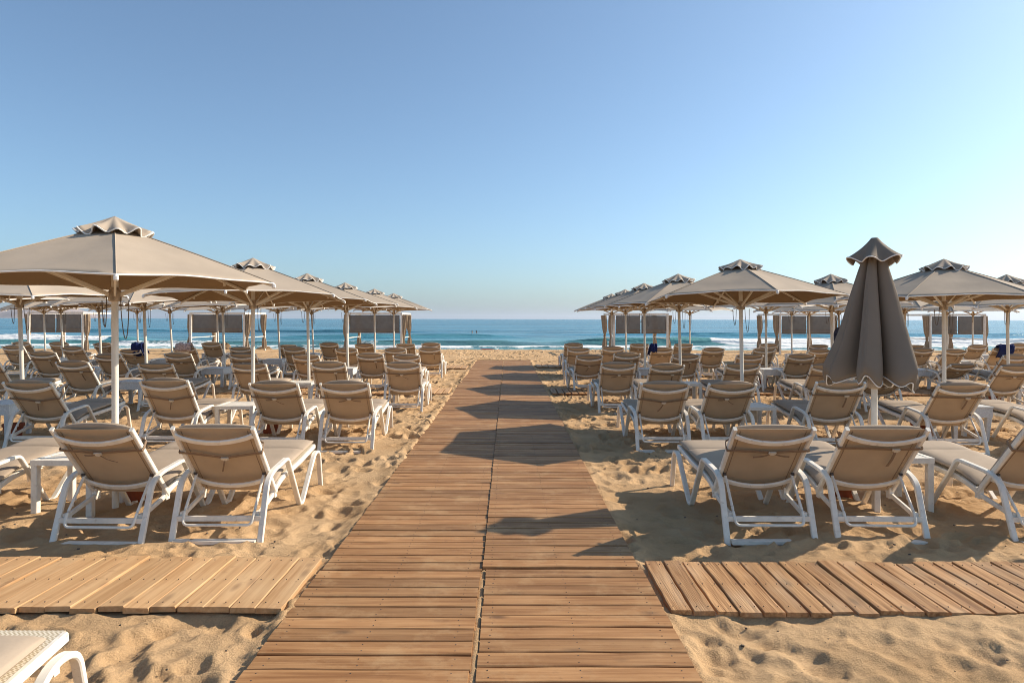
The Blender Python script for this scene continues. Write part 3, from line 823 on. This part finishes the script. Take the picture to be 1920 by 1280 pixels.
# ------------------------------------------------------------------ umbrellas
Z_TOP, Z_RIM, Z_HUB, RAD = 2.45, 1.89, 1.80, 1.38
def rim_point(k, r=1.0, R_=RAD):
    a = R(60 * k); return Vector((R_ * r * math.cos(a), R_ * r * math.sin(a), 0))
def make_umbrella(Rr=RAD, seed=0):
    root = empty('beach_umbrella')
    rr = random.Random(seed)
    zt = Z_TOP - 0.07
    def ridge(f): return zt + (Z_RIM - zt) * (0.93 * f + 0.07 * f * f)
    MB().tube([(0, 0, -0.15), (0, 0, 1.2), (0, 0, 2.30)], 0.027, 14, (1, 0, 0)).build('pole', 'pole', root, True)
    hb = MB().lathe([(0.036, 0), (0.052, 0.01), (0.055, 0.075), (0.040, 0.10), (0.036, 0.12)], 12, (0, 0, Z_HUB - 0.06)).build('hub', 'rust', root, True)
    MB().lathe([(0.034, 0), (0.048, 0.005), (0.048, 0.05), (0.034, 0.055)], 12, (0, 0, zt - 0.115)).build('crown', 'pole', root, True)
    # canopy: six panels, taut along the ribs, hollow between them, scalloped edge
    vs = []; idx = {}; nr, nt_ = 12, 10
    def P(k, i, j):
        f = 0.06 + 0.94 * i / nr; t = j / nt_
        a = Vector(rim_point(k, f, Rr)); b = Vector(rim_point(k + 1, f, Rr))
        za = ridge(f); p = a.lerp(b, t); w_ = 4 * t * (1 - t)
        p *= 1 - 0.045 * w_ * f ** 3
        p.z = za - 0.018 * w_ * f * (1.2 - f) * 2 + 0.028 * w_ * f ** 4
        p.z += 0.006 * math.sin(9 * t + k * 2 + 7 * f) * w_ * f + 0.004 * math.sin(17 * f + k)* w_
        return p
    fs = []
    for k in range(6):
        for i in range(nr + 1):
            for j in range(nt_):
                idx[(k, i, j)] = len(vs); vs.append(P(k, i, j))
    def ID(k, i, j): return idx[(k, i, j)] if j < nt_ else idx[((k + 1) % 6, i, 0)]
    for k in range(6):
        for i in range(nr):
            for j in range(nt_):
                fs.append((ID(k, i, j), ID(k, i + 1, j), ID(k, i + 1, j + 1), ID(k, i, j + 1)))
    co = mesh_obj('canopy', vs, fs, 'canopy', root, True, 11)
    co.data.materials.append(M['shaded_underside'])
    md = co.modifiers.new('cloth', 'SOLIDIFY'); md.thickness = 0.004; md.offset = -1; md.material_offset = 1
    rim = [P(k, nr, j) + Vector((0, 0, 0.001)) for k in range(6) for j in range(nt_)]
    MB().tube(rim, 0.0065, 6, (0, 0, 1), closed=True).build('piping', 'piping', co, True)
    for k in range(6):
        pts = [P(k, i, 0) + Vector((0, 0, 0.004)) for i in range(0, nr + 1, 2)]
        MB().tube(pts, 0.004, 4, (0, 0, 1)).build('seam', 'canopy', co, True)
    for k in range(6):
        d = rim_point(k, 1, Rr); u = d.normalized()
        a = u * 0.05 + Vector((0, 0, zt - 0.075)); b = d * 1.0 + Vector((0, 0, Z_RIM - 0.020))
        side = Vector((-u.y, u.x, 0))
        rb = MB().sweep([a, b], rsec(0.016, 0.026, 0.003), side).build('rib', 'pole', root)
        tp = MB().lathe([(0.010, -0.02), (0.017, -0.012), (0.017, 0.012), (0.010, 0.02)], 8, tuple(d * 1.0 + Vector((0, 0, Z_RIM - 0.022)))).build('rib_tip', 'piping', rb, True)
        m_ = a.lerp(b, 0.52) + Vector((0, 0, -0.014)); h = u * 0.05 + Vector((0, 0, Z_HUB))
        MB().sweep([h, m_], rsec(0.018, 0.032, 0.003), side).build('strut', 'pole', root)
        MB().box(a.lerp(b, 0.80) + Vector((0, 0, -0.026)), (0.02, 0.02, 0.03)).build('hook', 'pole', rb)
    # vent cap: small ruffled skirt
    vs = []; fs = []; n = 72; rings = 9
    ph = rr.uniform(0, 6.28)
    for i in range(rings + 1):
        f = i / rings
        for q in range(n):
            th = 2 * math.pi * q / n
            hexr = math.cos(R(30)) / math.cos((th % R(60)) - R(30))
            r0 = 0.285 * f * (0.65 + 0.35 * hexr)
            ruff = math.sin(12 * th + 1.0 + 0.9 * math.sin(2 * th + ph)) * 0.62 + 0.38 * math.sin(7 * th + ph)
            z = Z_TOP + 0.01 - 0.145 * f ** 1.05 + 0.040 * ruff * f ** 2.2
            r1 = r0 * (1 + 0.06 * math.cos(12 * th + ph) * f * f + 0.05 * ruff * f * f)
            vs.append((r1 * math.cos(th), r1 * math.sin(th), z))
    for i in range(rings):
        for q in range(n):
            a_, b_ = i * n + q, i * n + (q + 1) % n
            fs.append((a_, a_ + n, b_ + n, b_))
    vo = mesh_obj('vent_cap', vs, fs, 'canopy', root, True)
    md = vo.modifiers.new('cloth', 'SOLIDIFY'); md.thickness = 0.003; md.offset = 1
    MB().tube([Vector(p) for p in vs[-n:]], 0.0065, 5, (0, 0, 1), closed=True).build('piping', 'piping', vo, True)
    # hoisting rope: two loops at the hub
    for s, dl in ((1, 0.34), (-1, 0.24)):
        mb = MB(); pts = []
        for i in range(15):
            t = i / 14
            pts.append(Vector((s * (0.058 + 0.055 * t), -0.02 + 0.03 * math.sin(2 * t), Z_HUB - 0.02 - 0.03 * t - dl * math.sin(math.pi * t) ** 0.6)))
        mb.tube(pts, 0.004, 5, (0, 1, 0)); mb.build('rope', 'rope', root, True)
    return root

UMB = {}
def place_umbrella(key, x, y, spin, lean, label, scale=1.0):
    global UMB
    if key not in UMB: UMB[key] = make_umbrella(RAD * scale, seed=len(UMB)); o = UMB[key]
    else: o = copy_tree(UMB[key])
    o.location = (x, y, 0)
    o.rotation_mode = 'QUATERNION'
    q = Quaternion((1, 0, 0), lean[0]) @ Quaternion((0, 1, 0), lean[1]) @ Quaternion((0, 0, 1), R(spin))
    o.rotation_quaternion = q
    tag(o, label, 'umbrella', 'open beach umbrellas')
    return o
UROW = {1: 5.60, 2: 9.30, 3: 12.45, 4: 15.7, 5: 18.95, 6: 22.2, 7: 25.4}
ru = random.Random(5)
#            row: [(x, spin or None)]
UL = {1: [(-3.318, 1)], 2: [(-3.58, 38), (-6.80, 12)], 3: [(-3.73, 33), (-6.77, 50), (-9.75, 20)], 4: [(-3.77, 41), (-6.70, 5), (-9.62, 22)],
      5: [(-3.79, 37), (-6.50, 30), (-9.58, 50), (-12.7, 26)], 6: [(-3.80, 30), (-6.50, 33), (-9.7, 10), (-12.4, 41), (-15.5, 20)]}
UR = {2: [(3.31, -31.6), (6.14, -20)], 3: [(3.27, -8), (6.13, 8), (9.44, 35)], 4: [(3.27, -5), (6.14, 40), (9.45, 12), (12.7, 30)],
      5: [(3.41, -16), (9.52, 18), (12.6, 3)], 6: [(3.50, 20), (6.12, 44), (9.54, 10), (12.6, 27), (15.6, 50)], 7: [(11.6, 20)]}
for side, rows in (('left', UL), ('right', UR)):
    for r_, lst in rows.items():
        for i, (x, sp) in enumerate(lst):
            base = {('left', 2, 0): -0.040, ('right', 2, 0): -0.040, ('left', 3, 0): -0.026, ('right', 3, 0): -0.012, ('right', 2, 1): -0.008}.get((side, r_, i), 0.0 if i == 0 else 0.024)
            lean = (base + ru.uniform(-.010, .010), (-0.030 if side == 'left' else -0.018) + ru.uniform(-.018, .018))
            key = 'std'; sc = 1.0
            if side == 'left' and r_ == 1: key = 'wide'; sc = 0.97; lean = (0.0, -0.005)
            n_ = (f'{ORD[i]} from the boardwalk' if len(lst) > 1 else 'the only open one')
            if r_ == 7: lab = 'open taupe umbrella farthest back among those right of the boardwalk'
            elif side == 'left' and r_ == 1: lab = 'largest open taupe umbrella, nearest the camera on the left'
            else: lab = f'open taupe umbrella, {n_} in the {ORD[r_ - 1]} umbrella row on its {side}'
            place_umbrella(key, x, UROW[r_], sp, lean, lab, sc)

def closed_umbrella(x, y):
    root = empty('closed_umbrella', (x, y, 0))
    tag(root, 'folded taupe umbrella hanging closed on its white pole in the front right row', 'umbrella')
    MB().tube([(0, 0, -0.15), (0, 0, 1.0), (0, 0, 2.22)], 0.027, 14, (1, 0, 0)).build('pole', 'pole', root, True)
    MB().lathe([(0.036, 0), (0.055, 0.012), (0.058, 0.09), (0.045, 0.12), (0.036, 0.14)], 12, (0, 0, 0.97)).build('hub', 'rust', root, True)
    n = 144; H = 26; vs = []; fs = []
    amp = [1.0, 0.88, 1.10, 0.93, 1.07, 0.97]; low = [1.02, 1.07, 1.00, 1.09, 1.03, 1.05]
    prof = [(0, .085), (.12, .130), (.3, .190), (.5, .255), (.7, .325), (.82, .372), (.90, .405), (.95, .408), (1, .372)]
    def pr(f):
        for (a, b), (c, d) in zip(prof, prof[1:]):
            if f <= c: return b + (d - b) * (f - a) / (c - a)
        return prof[-1][1]
    for i in range(H + 1):
        f = i / H
        for q in range(n):
            th = 2 * math.pi * q / n
            s = (th + R(98) + 0.10 * math.sin(3 * th + 2)) / R(60); k = int(math.floor(s)) % 6; e = s - math.floor(s)
            pk = (0.58, 0.44, 0.60, 0.40, 0.56, 0.45)[k]
            e2 = 0.5 * e / pk if e < pk else 0.5 + 0.5 * (e - pk) / (1 - pk)
            lobe = (1 - abs(2 * e2 - 1) ** 3.6) ** 0.9
            crease = math.exp(-((e2 - (0.36 if k % 2 else 0.64)) / 0.05) ** 2) * 0.045 + math.exp(-((e2 - 0.5) / 0.04) ** 2) * -0.03
            out = pr(f) * amp[k]; inn = out * (0.40 - 0.33 * f)
            r_ = (inn + (out - inn) * lobe) * (1 - crease * min(1, f * 2)) * (1 + 0.018 * math.sin(9 * f + 3 * k) * f)
            zb = low[k] + 0.10 * (1 - lobe) + 0.035 * math.cos(4 * math.pi * e2) * lobe + 0.03 * math.sin(2 * math.pi * e2 + k)
            z = 2.20 + (zb - 2.20) * f
            tw = (0.16 * f * f * (1 if k % 2 else -1) + 0.05 * math.sin(5 * f + k)) * lobe
            vs.append((r_ * math.cos(th + tw), r_ * math.sin(th + tw), z))
    for i in range(H):
        for q in range(n):
            a, b = i * n + q, i * n + (q + 1) % n
            fs.append((a, a + n, b + n, b))
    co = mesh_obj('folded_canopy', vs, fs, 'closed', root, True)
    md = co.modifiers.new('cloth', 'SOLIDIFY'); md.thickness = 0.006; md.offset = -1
    MB().tube([Vector(p) for p in vs[-n:]], 0.006, 5, (0, 0, 1), closed=True).build('piping', 'piping', co, True)
    vs = []; fs = []; n = 96
    for i in range(11):
        f = i / 10
        for q in range(n):
            th = 2 * math.pi * q / n
            ru_ = math.cos(6 * th + 0.7)
            r_ = 0.028 + (0.180 + 0.034 * ru_ * f) * f
            z = 2.35 - 0.205 * f ** 0.95 + 0.034 * f * f * math.cos(6 * th + 0.7) - 0.016 * f * math.sin(5 * th)
            vs.append((r_ * math.cos(th), r_ * math.sin(th), z))
    for i in range(10):
        for q in range(n):
            a, b = i * n + q, i * n + (q + 1) % n
            fs.append((a, a + n, b + n, b))
    fs.append(tuple(range(n)))
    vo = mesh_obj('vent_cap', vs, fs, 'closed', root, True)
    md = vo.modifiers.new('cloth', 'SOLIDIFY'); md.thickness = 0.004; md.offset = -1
    MB().tube([Vector(p) for p in vs[-n:]], 0.006, 5, (0, 0, 1), closed=True).build('piping', 'piping', vo, True)
closed_umbrella(3.36, 6.06)

# ------------------------------------------------------------------ side tables
def make_table():
    root = empty('side_table')
    w_ = 0.50; h = 0.45
    for s in (-1, 1):
        for t in (-1, 1):
            MB().sweep([(s * (w_ / 2 - 0.027), t * (w_ / 2 - 0.027), -0.06), (s * (w_ / 2 - 0.027), t * (w_ / 2 - 0.027), h - 0.045)], rsec(0.052, 0.052, 0.005), (1, 0, 0)).build('leg', 'white', root)
    for s in (-1, 1):
        MB().box((s * (w_ / 2 - 0.02), 0, h - 0.022), (0.04, w_, 0.046)).build('rim_bar', 'white', root)
        MB().box((0, s * (w_ / 2 - 0.02), h - 0.0225), (w_ - 0.082, 0.04, 0.045)).build('rim_bar', 'white', root)
    for i in range(6):
        MB().box((0, -0.175 + 0.07 * i, h - 0.010), (w_ - 0.082, 0.062, 0.014)).build('slat', 'white', root)
    return root
def make_rattan():
    root = empty('rattan_table')
    w_ = 0.52; h = 0.46
    for s in (-1, 1):
        for t in (-1, 1):
            MB().sweep([(s * (w_ / 2 - 0.055), t * (w_ / 2 - 0.055), -0.06), (s * (w_ / 2 - 0.035), t * (w_ / 2 - 0.035), h - 0.13)], rsec(0.062, 0.062, 0.006), (1, 0, 0), scales=[0.75, 1.1]).build('leg', 'rattan', root)
    for s in (-1, 1):
        MB().box((s * (w_ / 2 - 0.012), 0, h - 0.075), (0.024, w_, 0.13)).build('apron', 'rattan', root)
        MB().box((0, s * (w_ / 2 - 0.0125), h - 0.0745), (w_ - 0.05, 0.024, 0.129)).build('apron', 'rattan', root)
    MB().box((0, 0, h - 0.004), (w_ + 0.016, w_ + 0.016, 0.014)).build('top', 'rattan', root)
    return root
TAB = {}
def place_table(kind, x, y, label):
    if kind not in TAB: TAB[kind] = make_table() if kind == 'slat' else make_rattan(); o = TAB[kind]
    else: o = copy_tree(TAB[kind])
    o.location = (x, y, 0); o.rotation_euler = (0, 0, 0.0 if y < 6 else ru.uniform(-.06, .06))
    tag(o, label, 'table', 'white side tables among the loungers')
TABLES = []
for side, rows in (('left', UL), ('right', UR)):
    for r_, lst in rows.items():
        if r_ > 6: continue
        for i, (x, sp) in enumerate(lst):
            kind = 'slat' if (i == 0 and r_ <= 3) else 'rattan'
            TABLES.append((kind, x - 0.03, UROW[r_] - 0.36 + (0.28 if False else 0), side, r_, i))
TABLES.append(('slat', 3.31, 5.76, 'right', 1, 0))
for kind, x, y, side, r_, i in TABLES:
    if side == 'left' and r_ == 1: x, y = -3.612, 5.60
    what = 'white slatted table' if kind == 'slat' else 'white rattan table'
    if (side, r_) == ('right', 1): lab = 'white slatted table under the folded umbrella on the right'
    elif (side, r_) == ('left', 1): lab = 'white slatted table under the nearest umbrella on the left'
    else: lab = f'{what}, {ORD[i]} from the boardwalk in the {ORD[r_ - 1]} row on its {side}'
    place_table(kind, x, y, lab)

# terracotta pots under the tables
def make_pot():
    return MB().lathe([(0.085, 0), (0.095, 0.02), (0.115, 0.17), (0.130, 0.175), (0.130, 0.21), (0.112, 0.212), (0.10, 0.19)], 16).build('terracotta_pot', 'terracotta', None, True)
pp = None
for x, y, lab in ((-6.62, 8.86, 'terracotta pot beside the table at the left edge of the second row'), (-3.30, 9.20, 'terracotta pot under the table in the second row left of the boardwalk'),
                  (-3.45, 12.35, 'terracotta pot under the table in the third row left of the boardwalk'), (-3.27, 5.85, 'terracotta pot behind the nearest left lounger'),
                  (3.05, 6.0, 'terracotta pot between the two nearest right loungers'), (5.72, 9.15, 'terracotta pot behind the fourth lounger of the second right row'),
                  (9.15, 12.4, 'terracotta pot behind the last lounger of the third right row'), (6.0, 15.6, 'terracotta pot under the rattan table in the fourth right row')):
    if pp is None: pp = make_pot(); o = pp
    else: o = pp.copy(); link(o)
    o.location = (x, y, sand_z(x, y) - 0.02); tag(o, lab, 'pot', 'terracotta pots under the tables')

# ------------------------------------------------------------------ cabanas by the water
def make_cabana(mirror, seed):
    """posts in a rectangle, a beam frame, two roller blinds on the landward side, tied curtains"""
    root = empty('cabana'); rr = random.Random(seed)
    wd, dp, h = 2.46, 2.5, 1.84
    for s in (-1, 1):
        for y in (0, dp):
            MB().box((s * wd / 2, y, h / 2 - 0.15), (0.085, 0.085, h + 0.26)).build('post', 'white', root)
    for y in (0, dp):
        MB().box((0, y, h + 0.0195), (wd + 0.09, 0.09, 0.085)).build('beam', 'white', root)
    for s in (-1, 1):
        MB().box((s * wd / 2, dp / 2, h + 0.0175), (0.085, dp - 0.092, 0.08)).build('beam', 'white', root)
        MB().box((s * wd / 2, dp / 2, 0.74), (0.03, dp - 0.09, 0.035)).build('rail', 'white', root)
    for s in (-1, 1):
        w_ = wd / 2 - 0.10
        c = s * (w_ / 2 + 0.022)
        vs = []; fs = []; nx, nz = 10, 8
        for k in range(nz + 1):
            for i in range(nx + 1):
                x = c - w_ / 2 + w_ * i / nx; z = h - 0.05 - 0.80 * k / nz
                vs.append((x, -0.012 + 0.008 * math.sin(5 * x + k * 0.4), z))
        for k in range(nz):
            for i in range(nx):
                a = k * (nx + 1) + i; fs.append((a, a + nx + 1, a + nx + 2, a + 1))
        bo = mesh_obj('roller_blind', vs, fs, 'blind', root, True)
        md = bo.modifiers.new('cloth', 'SOLIDIFY'); md.thickness = 0.006
        MB().box((c, -0.022, h - 0.70), (w_, 0.016, 0.020)).build('seam_bar', 'strap', bo)
        MB().box((c, -0.012, h - 0.86), (w_ + 0.01, 0.022, 0.028)).build('bottom_bar', 'strap', bo)
    # curtains tied to posts: a pinched, pleated bundle
    for sx_, y in ((-1, 0.10), (1, 0.10), (-1, dp - 0.10), (1, dp - 0.10)):
        n = 28; vs = []; fs = []; cx = sx_ * (wd / 2 + (0.10 if y < 1 else 0.02)); zs = 16
        tie = 0.62 + rr.uniform(-.06, .06)
        for k in range(zs + 1):
            f = k / zs; z = h - 0.03 - (h - 0.16) * f
            pin = 1 - 0.62 * math.exp(-((f - tie) / 0.13) ** 2)
            for q in range(n):
                th = 2 * math.pi * q / n
                r0 = (0.115 - 0.02 * f) * pin * (1 + 0.26 * math.sin(7 * th + 2.0 * f + seed))
                vs.append((cx + 0.06 * math.sin(3 * f + seed + y) * (1 - f) + r0 * math.cos(th), y + r0 * 0.9 * math.sin(th), z))
        for k in range(zs):
            for q in range(n):
                a, b = k * n + q, k * n + (q + 1) % n
                fs.append((a, a + n, b + n, b))
        fs += [tuple(range(n)), tuple(zs * n + q for q in range(n))[::-1]]
        cu = mesh_obj('curtain', vs, fs, 'curtain', root, True)
        MB().lathe([(0.058, -0.015), (0.062, 0), (0.058, 0.015)], 12, (cx, y, h - 0.03 - (h - 0.16) * tie)).build('tie', 'strap', cu, True)
    return root
for i, (x, lab) in enumerate(((-20.7, 'white cabana with dark blinds farthest left on the beach'), (-13.3, 'white cabana with dark blinds, second from the left by the water'),
                              (-6.1, 'white cabana with dark blinds, nearest to the boardwalk on its left'), (6.1, 'white cabana with dark blinds, nearest to the boardwalk on its right'),
                              (13.7, 'white cabana with dark blinds seen left of the folded umbrella'), (20.6, 'white cabana with dark blinds farthest right on the beach'))):
    o = make_cabana(1, i); o.location = (x, 30.3, -0.02); o.rotation_euler = (0, 0, (0.015, -0.01, 0.0, 0.03, 0.01, -0.02)[i])
    tag(o, lab, 'cabana', 'white cabanas along the water')

# ------------------------------------------------------------------ small things
def towel(lo, material, label, width=0.34, off=0.08, front=0.35, rear=0.28):
    """a towel folded over the top of a backrest"""
    a = R(50); up = Vector((0, -math.cos(a), math.sin(a))); nrm = Vector((0, math.sin(a), math.cos(a)))
    P0 = Vector((0, 0.43, 0.245)); bl = 0.80
    prof = [(bl - rear, -0.085), (bl - rear * 0.5, -0.080), (bl - 0.03, -0.060), (bl + 0.035, -0.01), (bl + 0.05, 0.04), (bl + 0.02, 0.085), (bl - front * 0.5, 0.095), (bl - front, 0.100)]
    vs = []; fs = []; n = 9
    for j, (t, d) in enumerate(prof):
        for i in range(n):
            x = off - width / 2 + width * i / (n - 1)
            vs.append(P0 + Vector((x, 0, 0)) + up * (t + 0.02 * math.sin(i * 1.3 + j)) + nrm * (d + 0.010 * math.sin(i * 2.1 + j * 0.7)))
    for j in range(len(prof) - 1):
        for i in range(n - 1):
            q = j * n + i; fs.append((q, q + n, q + n + 1, q + 1))
    o = mesh_obj('towel', vs, fs, material, None, True)
    md = o.modifiers.new('cloth', 'SOLIDIFY'); md.thickness = 0.02
    o.location = lo.location; o.rotation_euler = lo.rotation_euler
    tag(o, label, 'towel')
towel(LOUNGERS[('left', 5, 6)], 'navy', 'navy towel over a lounger back beyond the nearest left umbrella pole', 0.3, 0.18)
towel(LOUNGERS[('right', 5, 8)], 'navy', 'navy towel over a lounger back at the far right edge', 0.4, 0.0)
towel(LOUNGERS[('right', 5, 2)], 'navy', 'navy towel hanging at the left edge of a fifth row right lounger', 0.18, -0.24, 0.4, 0.1)
towel(LOUNGERS[('left', 5, 5)], 'pale_towel', 'pale patterned towel over a lounger back far left of the boardwalk', 0.4, 0.0, 0.3, 0.10)

def bag():
    v = []; f = []; n = 20; zs = 10
    for k in range(zs + 1):
        t = k / zs; r_ = 0.035 + 0.115 * math.sin(math.pi * min(1, t * 0.62 + 0.02)) ** 0.8
        for q in range(n):
            th = 2 * math.pi * q / n
            v.append((r_ * math.cos(th) * (1 + 0.12 * math.sin(5 * th + 4 * t)), 0.7 * r_ * math.sin(th), 1.38 - 0.50 * t))
    for k in range(zs):
        for q in range(n):
            a, b = k * n + q, k * n + (q + 1) % n; f.append((a, a + n, b + n, b))
    f += [tuple(range(n)), tuple(zs * n + q for q in range(n))[::-1]]
    root = empty('beach_bag', (9.38, 18.78, 0)); tag(root, 'dark cloth bag hanging from an umbrella pole left of the folded umbrella', 'bag')
    mesh_obj('sack', v, f, 'bag', root, True)
    MB().tube([(-0.03, 0, 1.37), (-0.02, 0.02, 1.55), (0.06, 0.10, 1.74), (0.05, 0.03, 1.55), (0.03, 0, 1.37)], 0.008, 6).build('handle', 'bag', root, True)
bag()

def rock(x, y, w_, h, label, seed):
    n, m = 24, 12; v = []; f = []
    for k in range(m + 1):
        ph = math.pi / 2 * k / m
        for q in range(n):
            th = 2 * math.pi * q / n
            nn = 1 + 0.5 * float(vnoise(np.array([math.cos(th) * 1.7 + seed + k * .12]), np.array([math.sin(th) * 1.7 + k * 0.25]), 5)[0])
            v.append((w_ / 2 * math.cos(ph) * math.cos(th) * nn, w_ / 2 * 0.8 * math.cos(ph) * math.sin(th) * nn, h * math.sin(ph) * nn - 0.05))
    for k in range(m):
        for q in range(n):
            a, b = k * n + q, k * n + (q + 1) % n; f.append((a, b, b + n, a + n))
    f.append(tuple(range(n))[::-1])
    o = mesh_obj('rock', v, f, 'rock', None, True); o.location = (x, y, sand_z(x, y)); tag(o, label, 'rock', 'brown rocks by the water')
rock(-15.0, 35.2, 0.72, 0.36, 'brown rock on the strand beside the second cabana', 3)
rock(-13.2, 36.0, 0.9, 0.22, 'low brown sand covered rock right of the second cabana', 8)

def bodyboard(x, y):
    root = empty('bodyboard', (x, y, sand_z(x, y) + 0.02)); root.rotation_euler = (0.05, 0.03, 1.35)
    tag(root, 'turquoise and pink bodyboard lying on the sand near the water', 'bodyboard')
    def slab(name, sc, z0, z1, m_):
        out = []
        for i in range(40):
            th = 2 * math.pi * i / 40
            c, s = math.cos(th), math.sin(th)
            out.append((sc * 0.24 * math.copysign(abs(c) ** 0.55, c), sc * 0.48 * math.copysign(abs(s) ** 0.75, s)))
        v = [(a, b, z0) for a, b in out] + [(a * .97, b * .97, z1) for a, b in out]; n = 40
        f = [(i, (i + 1) % n, n + (i + 1) % n, n + i) for i in range(n)] + [tuple(range(n))[::-1], tuple(n + i for i in range(n))]
        mesh_obj(name, v, f, m_, root)
    slab('rail', 1.0, 0.0, 0.045, 'board_red'); slab('deck', 0.93, 0.0452, 0.062, 'board_teal')
bodyboard(-0.95, 34.6)

def swimmer(x, y, turn, label):
    """head, neck and shoulders out of the water; one continuous surface"""
    zs = [(-0.55, .17, .11), (-0.40, .19, .12), (-0.22, .215, .115), (-0.12, .20, .10), (-0.06, .13, .08), (-0.02, .062, .062), (0.03, .056, .06), (0.06, .066, .080), (0.10, .074, .095), (0.15, .078, .100), (0.20, .076, .098), (0.25, .062, .082), (0.285, .035, .045), (0.295, .008, .01)]
    n = 20; v = []; f = []
    for z, a, b in zs:
        for q in range(n):
            th = 2 * math.pi * q / n
            yy = -b * math.cos(th); xx = a * math.sin(th)
            if 0.11 < z < 0.17 and q == 0: yy -= 0.022                 # nose
            if 0.11 < z < 0.21 and q in (5, 15): xx *= 1.14             # ears
            v.append((xx, yy, z))
    for k in range(len(zs) - 1):
        for q in range(n):
            c, d_ = k * n + q, k * n + (q + 1) % n; f.append((c, c + n, d_ + n, d_))
    f += [tuple(range(n)), tuple((len(zs) - 1) * n + q for q in range(n))[::-1]]
    o = mesh_obj('person', v, f, 'skin', None, True)
    o.location = (x, y, SEA + 0.10); o.rotation_euler = (0, 0, turn); tag(o, label, 'person', 'swimmers in the sea')
    hv = MB()
    prof = []
    for k in range(7):
        t = k / 6; prof.append((0.086 * math.cos(t * 1.45), 0.17 + 0.135 * math.sin(t * 1.5)))
    h = hv.lathe(prof, 16, (0, 0.012, 0)).build('hair', 'hair', o, True); h.scale = (0.98, 1.22, 1.0)
swimmer(-4.95, 92.0, 2.8, 'person swimming with dark hair, left one of the pair in the sea')
swimmer(-4.35, 92.4, 3.4, 'person swimming with dark hair, right one of the pair in the sea')

def pebbles():
    mb = MB(); rr = random.Random(21)
    for i in range(900):
        y = 2.0 + 24 * rr.random() ** 1.8; x = rr.uniform(-0.8, 0.8) * (y + 1)
        if WALK_L - 0.03 < x < WALK_R + 0.03: continue
        if 3.5 < y < 4.4: continue
        s = rr.uniform(0.002, 0.006) * (1 + y / 9); z = sand_z(x, y)
        mb.box((x, y, z + s * 0.2), (s * rr.uniform(.8, 2.2), s * rr.uniform(.8, 1.6), s), Matrix.Rotation(rr.uniform(0, 3), 3, 'Z') @ Matrix.Rotation(rr.uniform(-.6, .6), 3, 'X'))
    o = mb.build('pebbles', 'pebble'); tag(o, 'small dark pebbles and bits strewn over the sand', 'pebbles', kind='stuff')
pebbles()

# ------------------------------------------------------------------ the air
def haze():
    x, y0, y1, z0, z1 = 31000, -21000, 46000, -30, 260
    v = [(-x, y0, z0), (x, y0, z0), (x, y1, z0), (-x, y1, z0), (-x, y0, z1), (x, y0, z1), (x, y1, z1), (-x, y1, z1)]
    f = [(3, 2, 1, 0), (4, 5, 6, 7), (0, 1, 5, 4), (1, 2, 6, 5), (2, 3, 7, 6), (3, 0, 4, 7)]
    m = bpy.data.materials.new('sea_haze'); m.use_nodes = True
    n = m.node_tree.nodes; n.remove(n['Principled BSDF'])
    vol = n.new('ShaderNodeVolumePrincipled'); vol.inputs['Color'].default_value = (0.80, 0.88, 1.0, 1); vol.inputs['Density'].default_value = 5.5e-5
    vol.inputs['Anisotropy'].default_value = 0.3
    m.node_tree.links.new(vol.outputs[0], n['Material Output'].inputs['Volume'])
    o = mesh_obj('haze', v, f, m); tag(o, 'thin pale sea haze that fades the far headland', 'haze', kind='stuff')
haze()
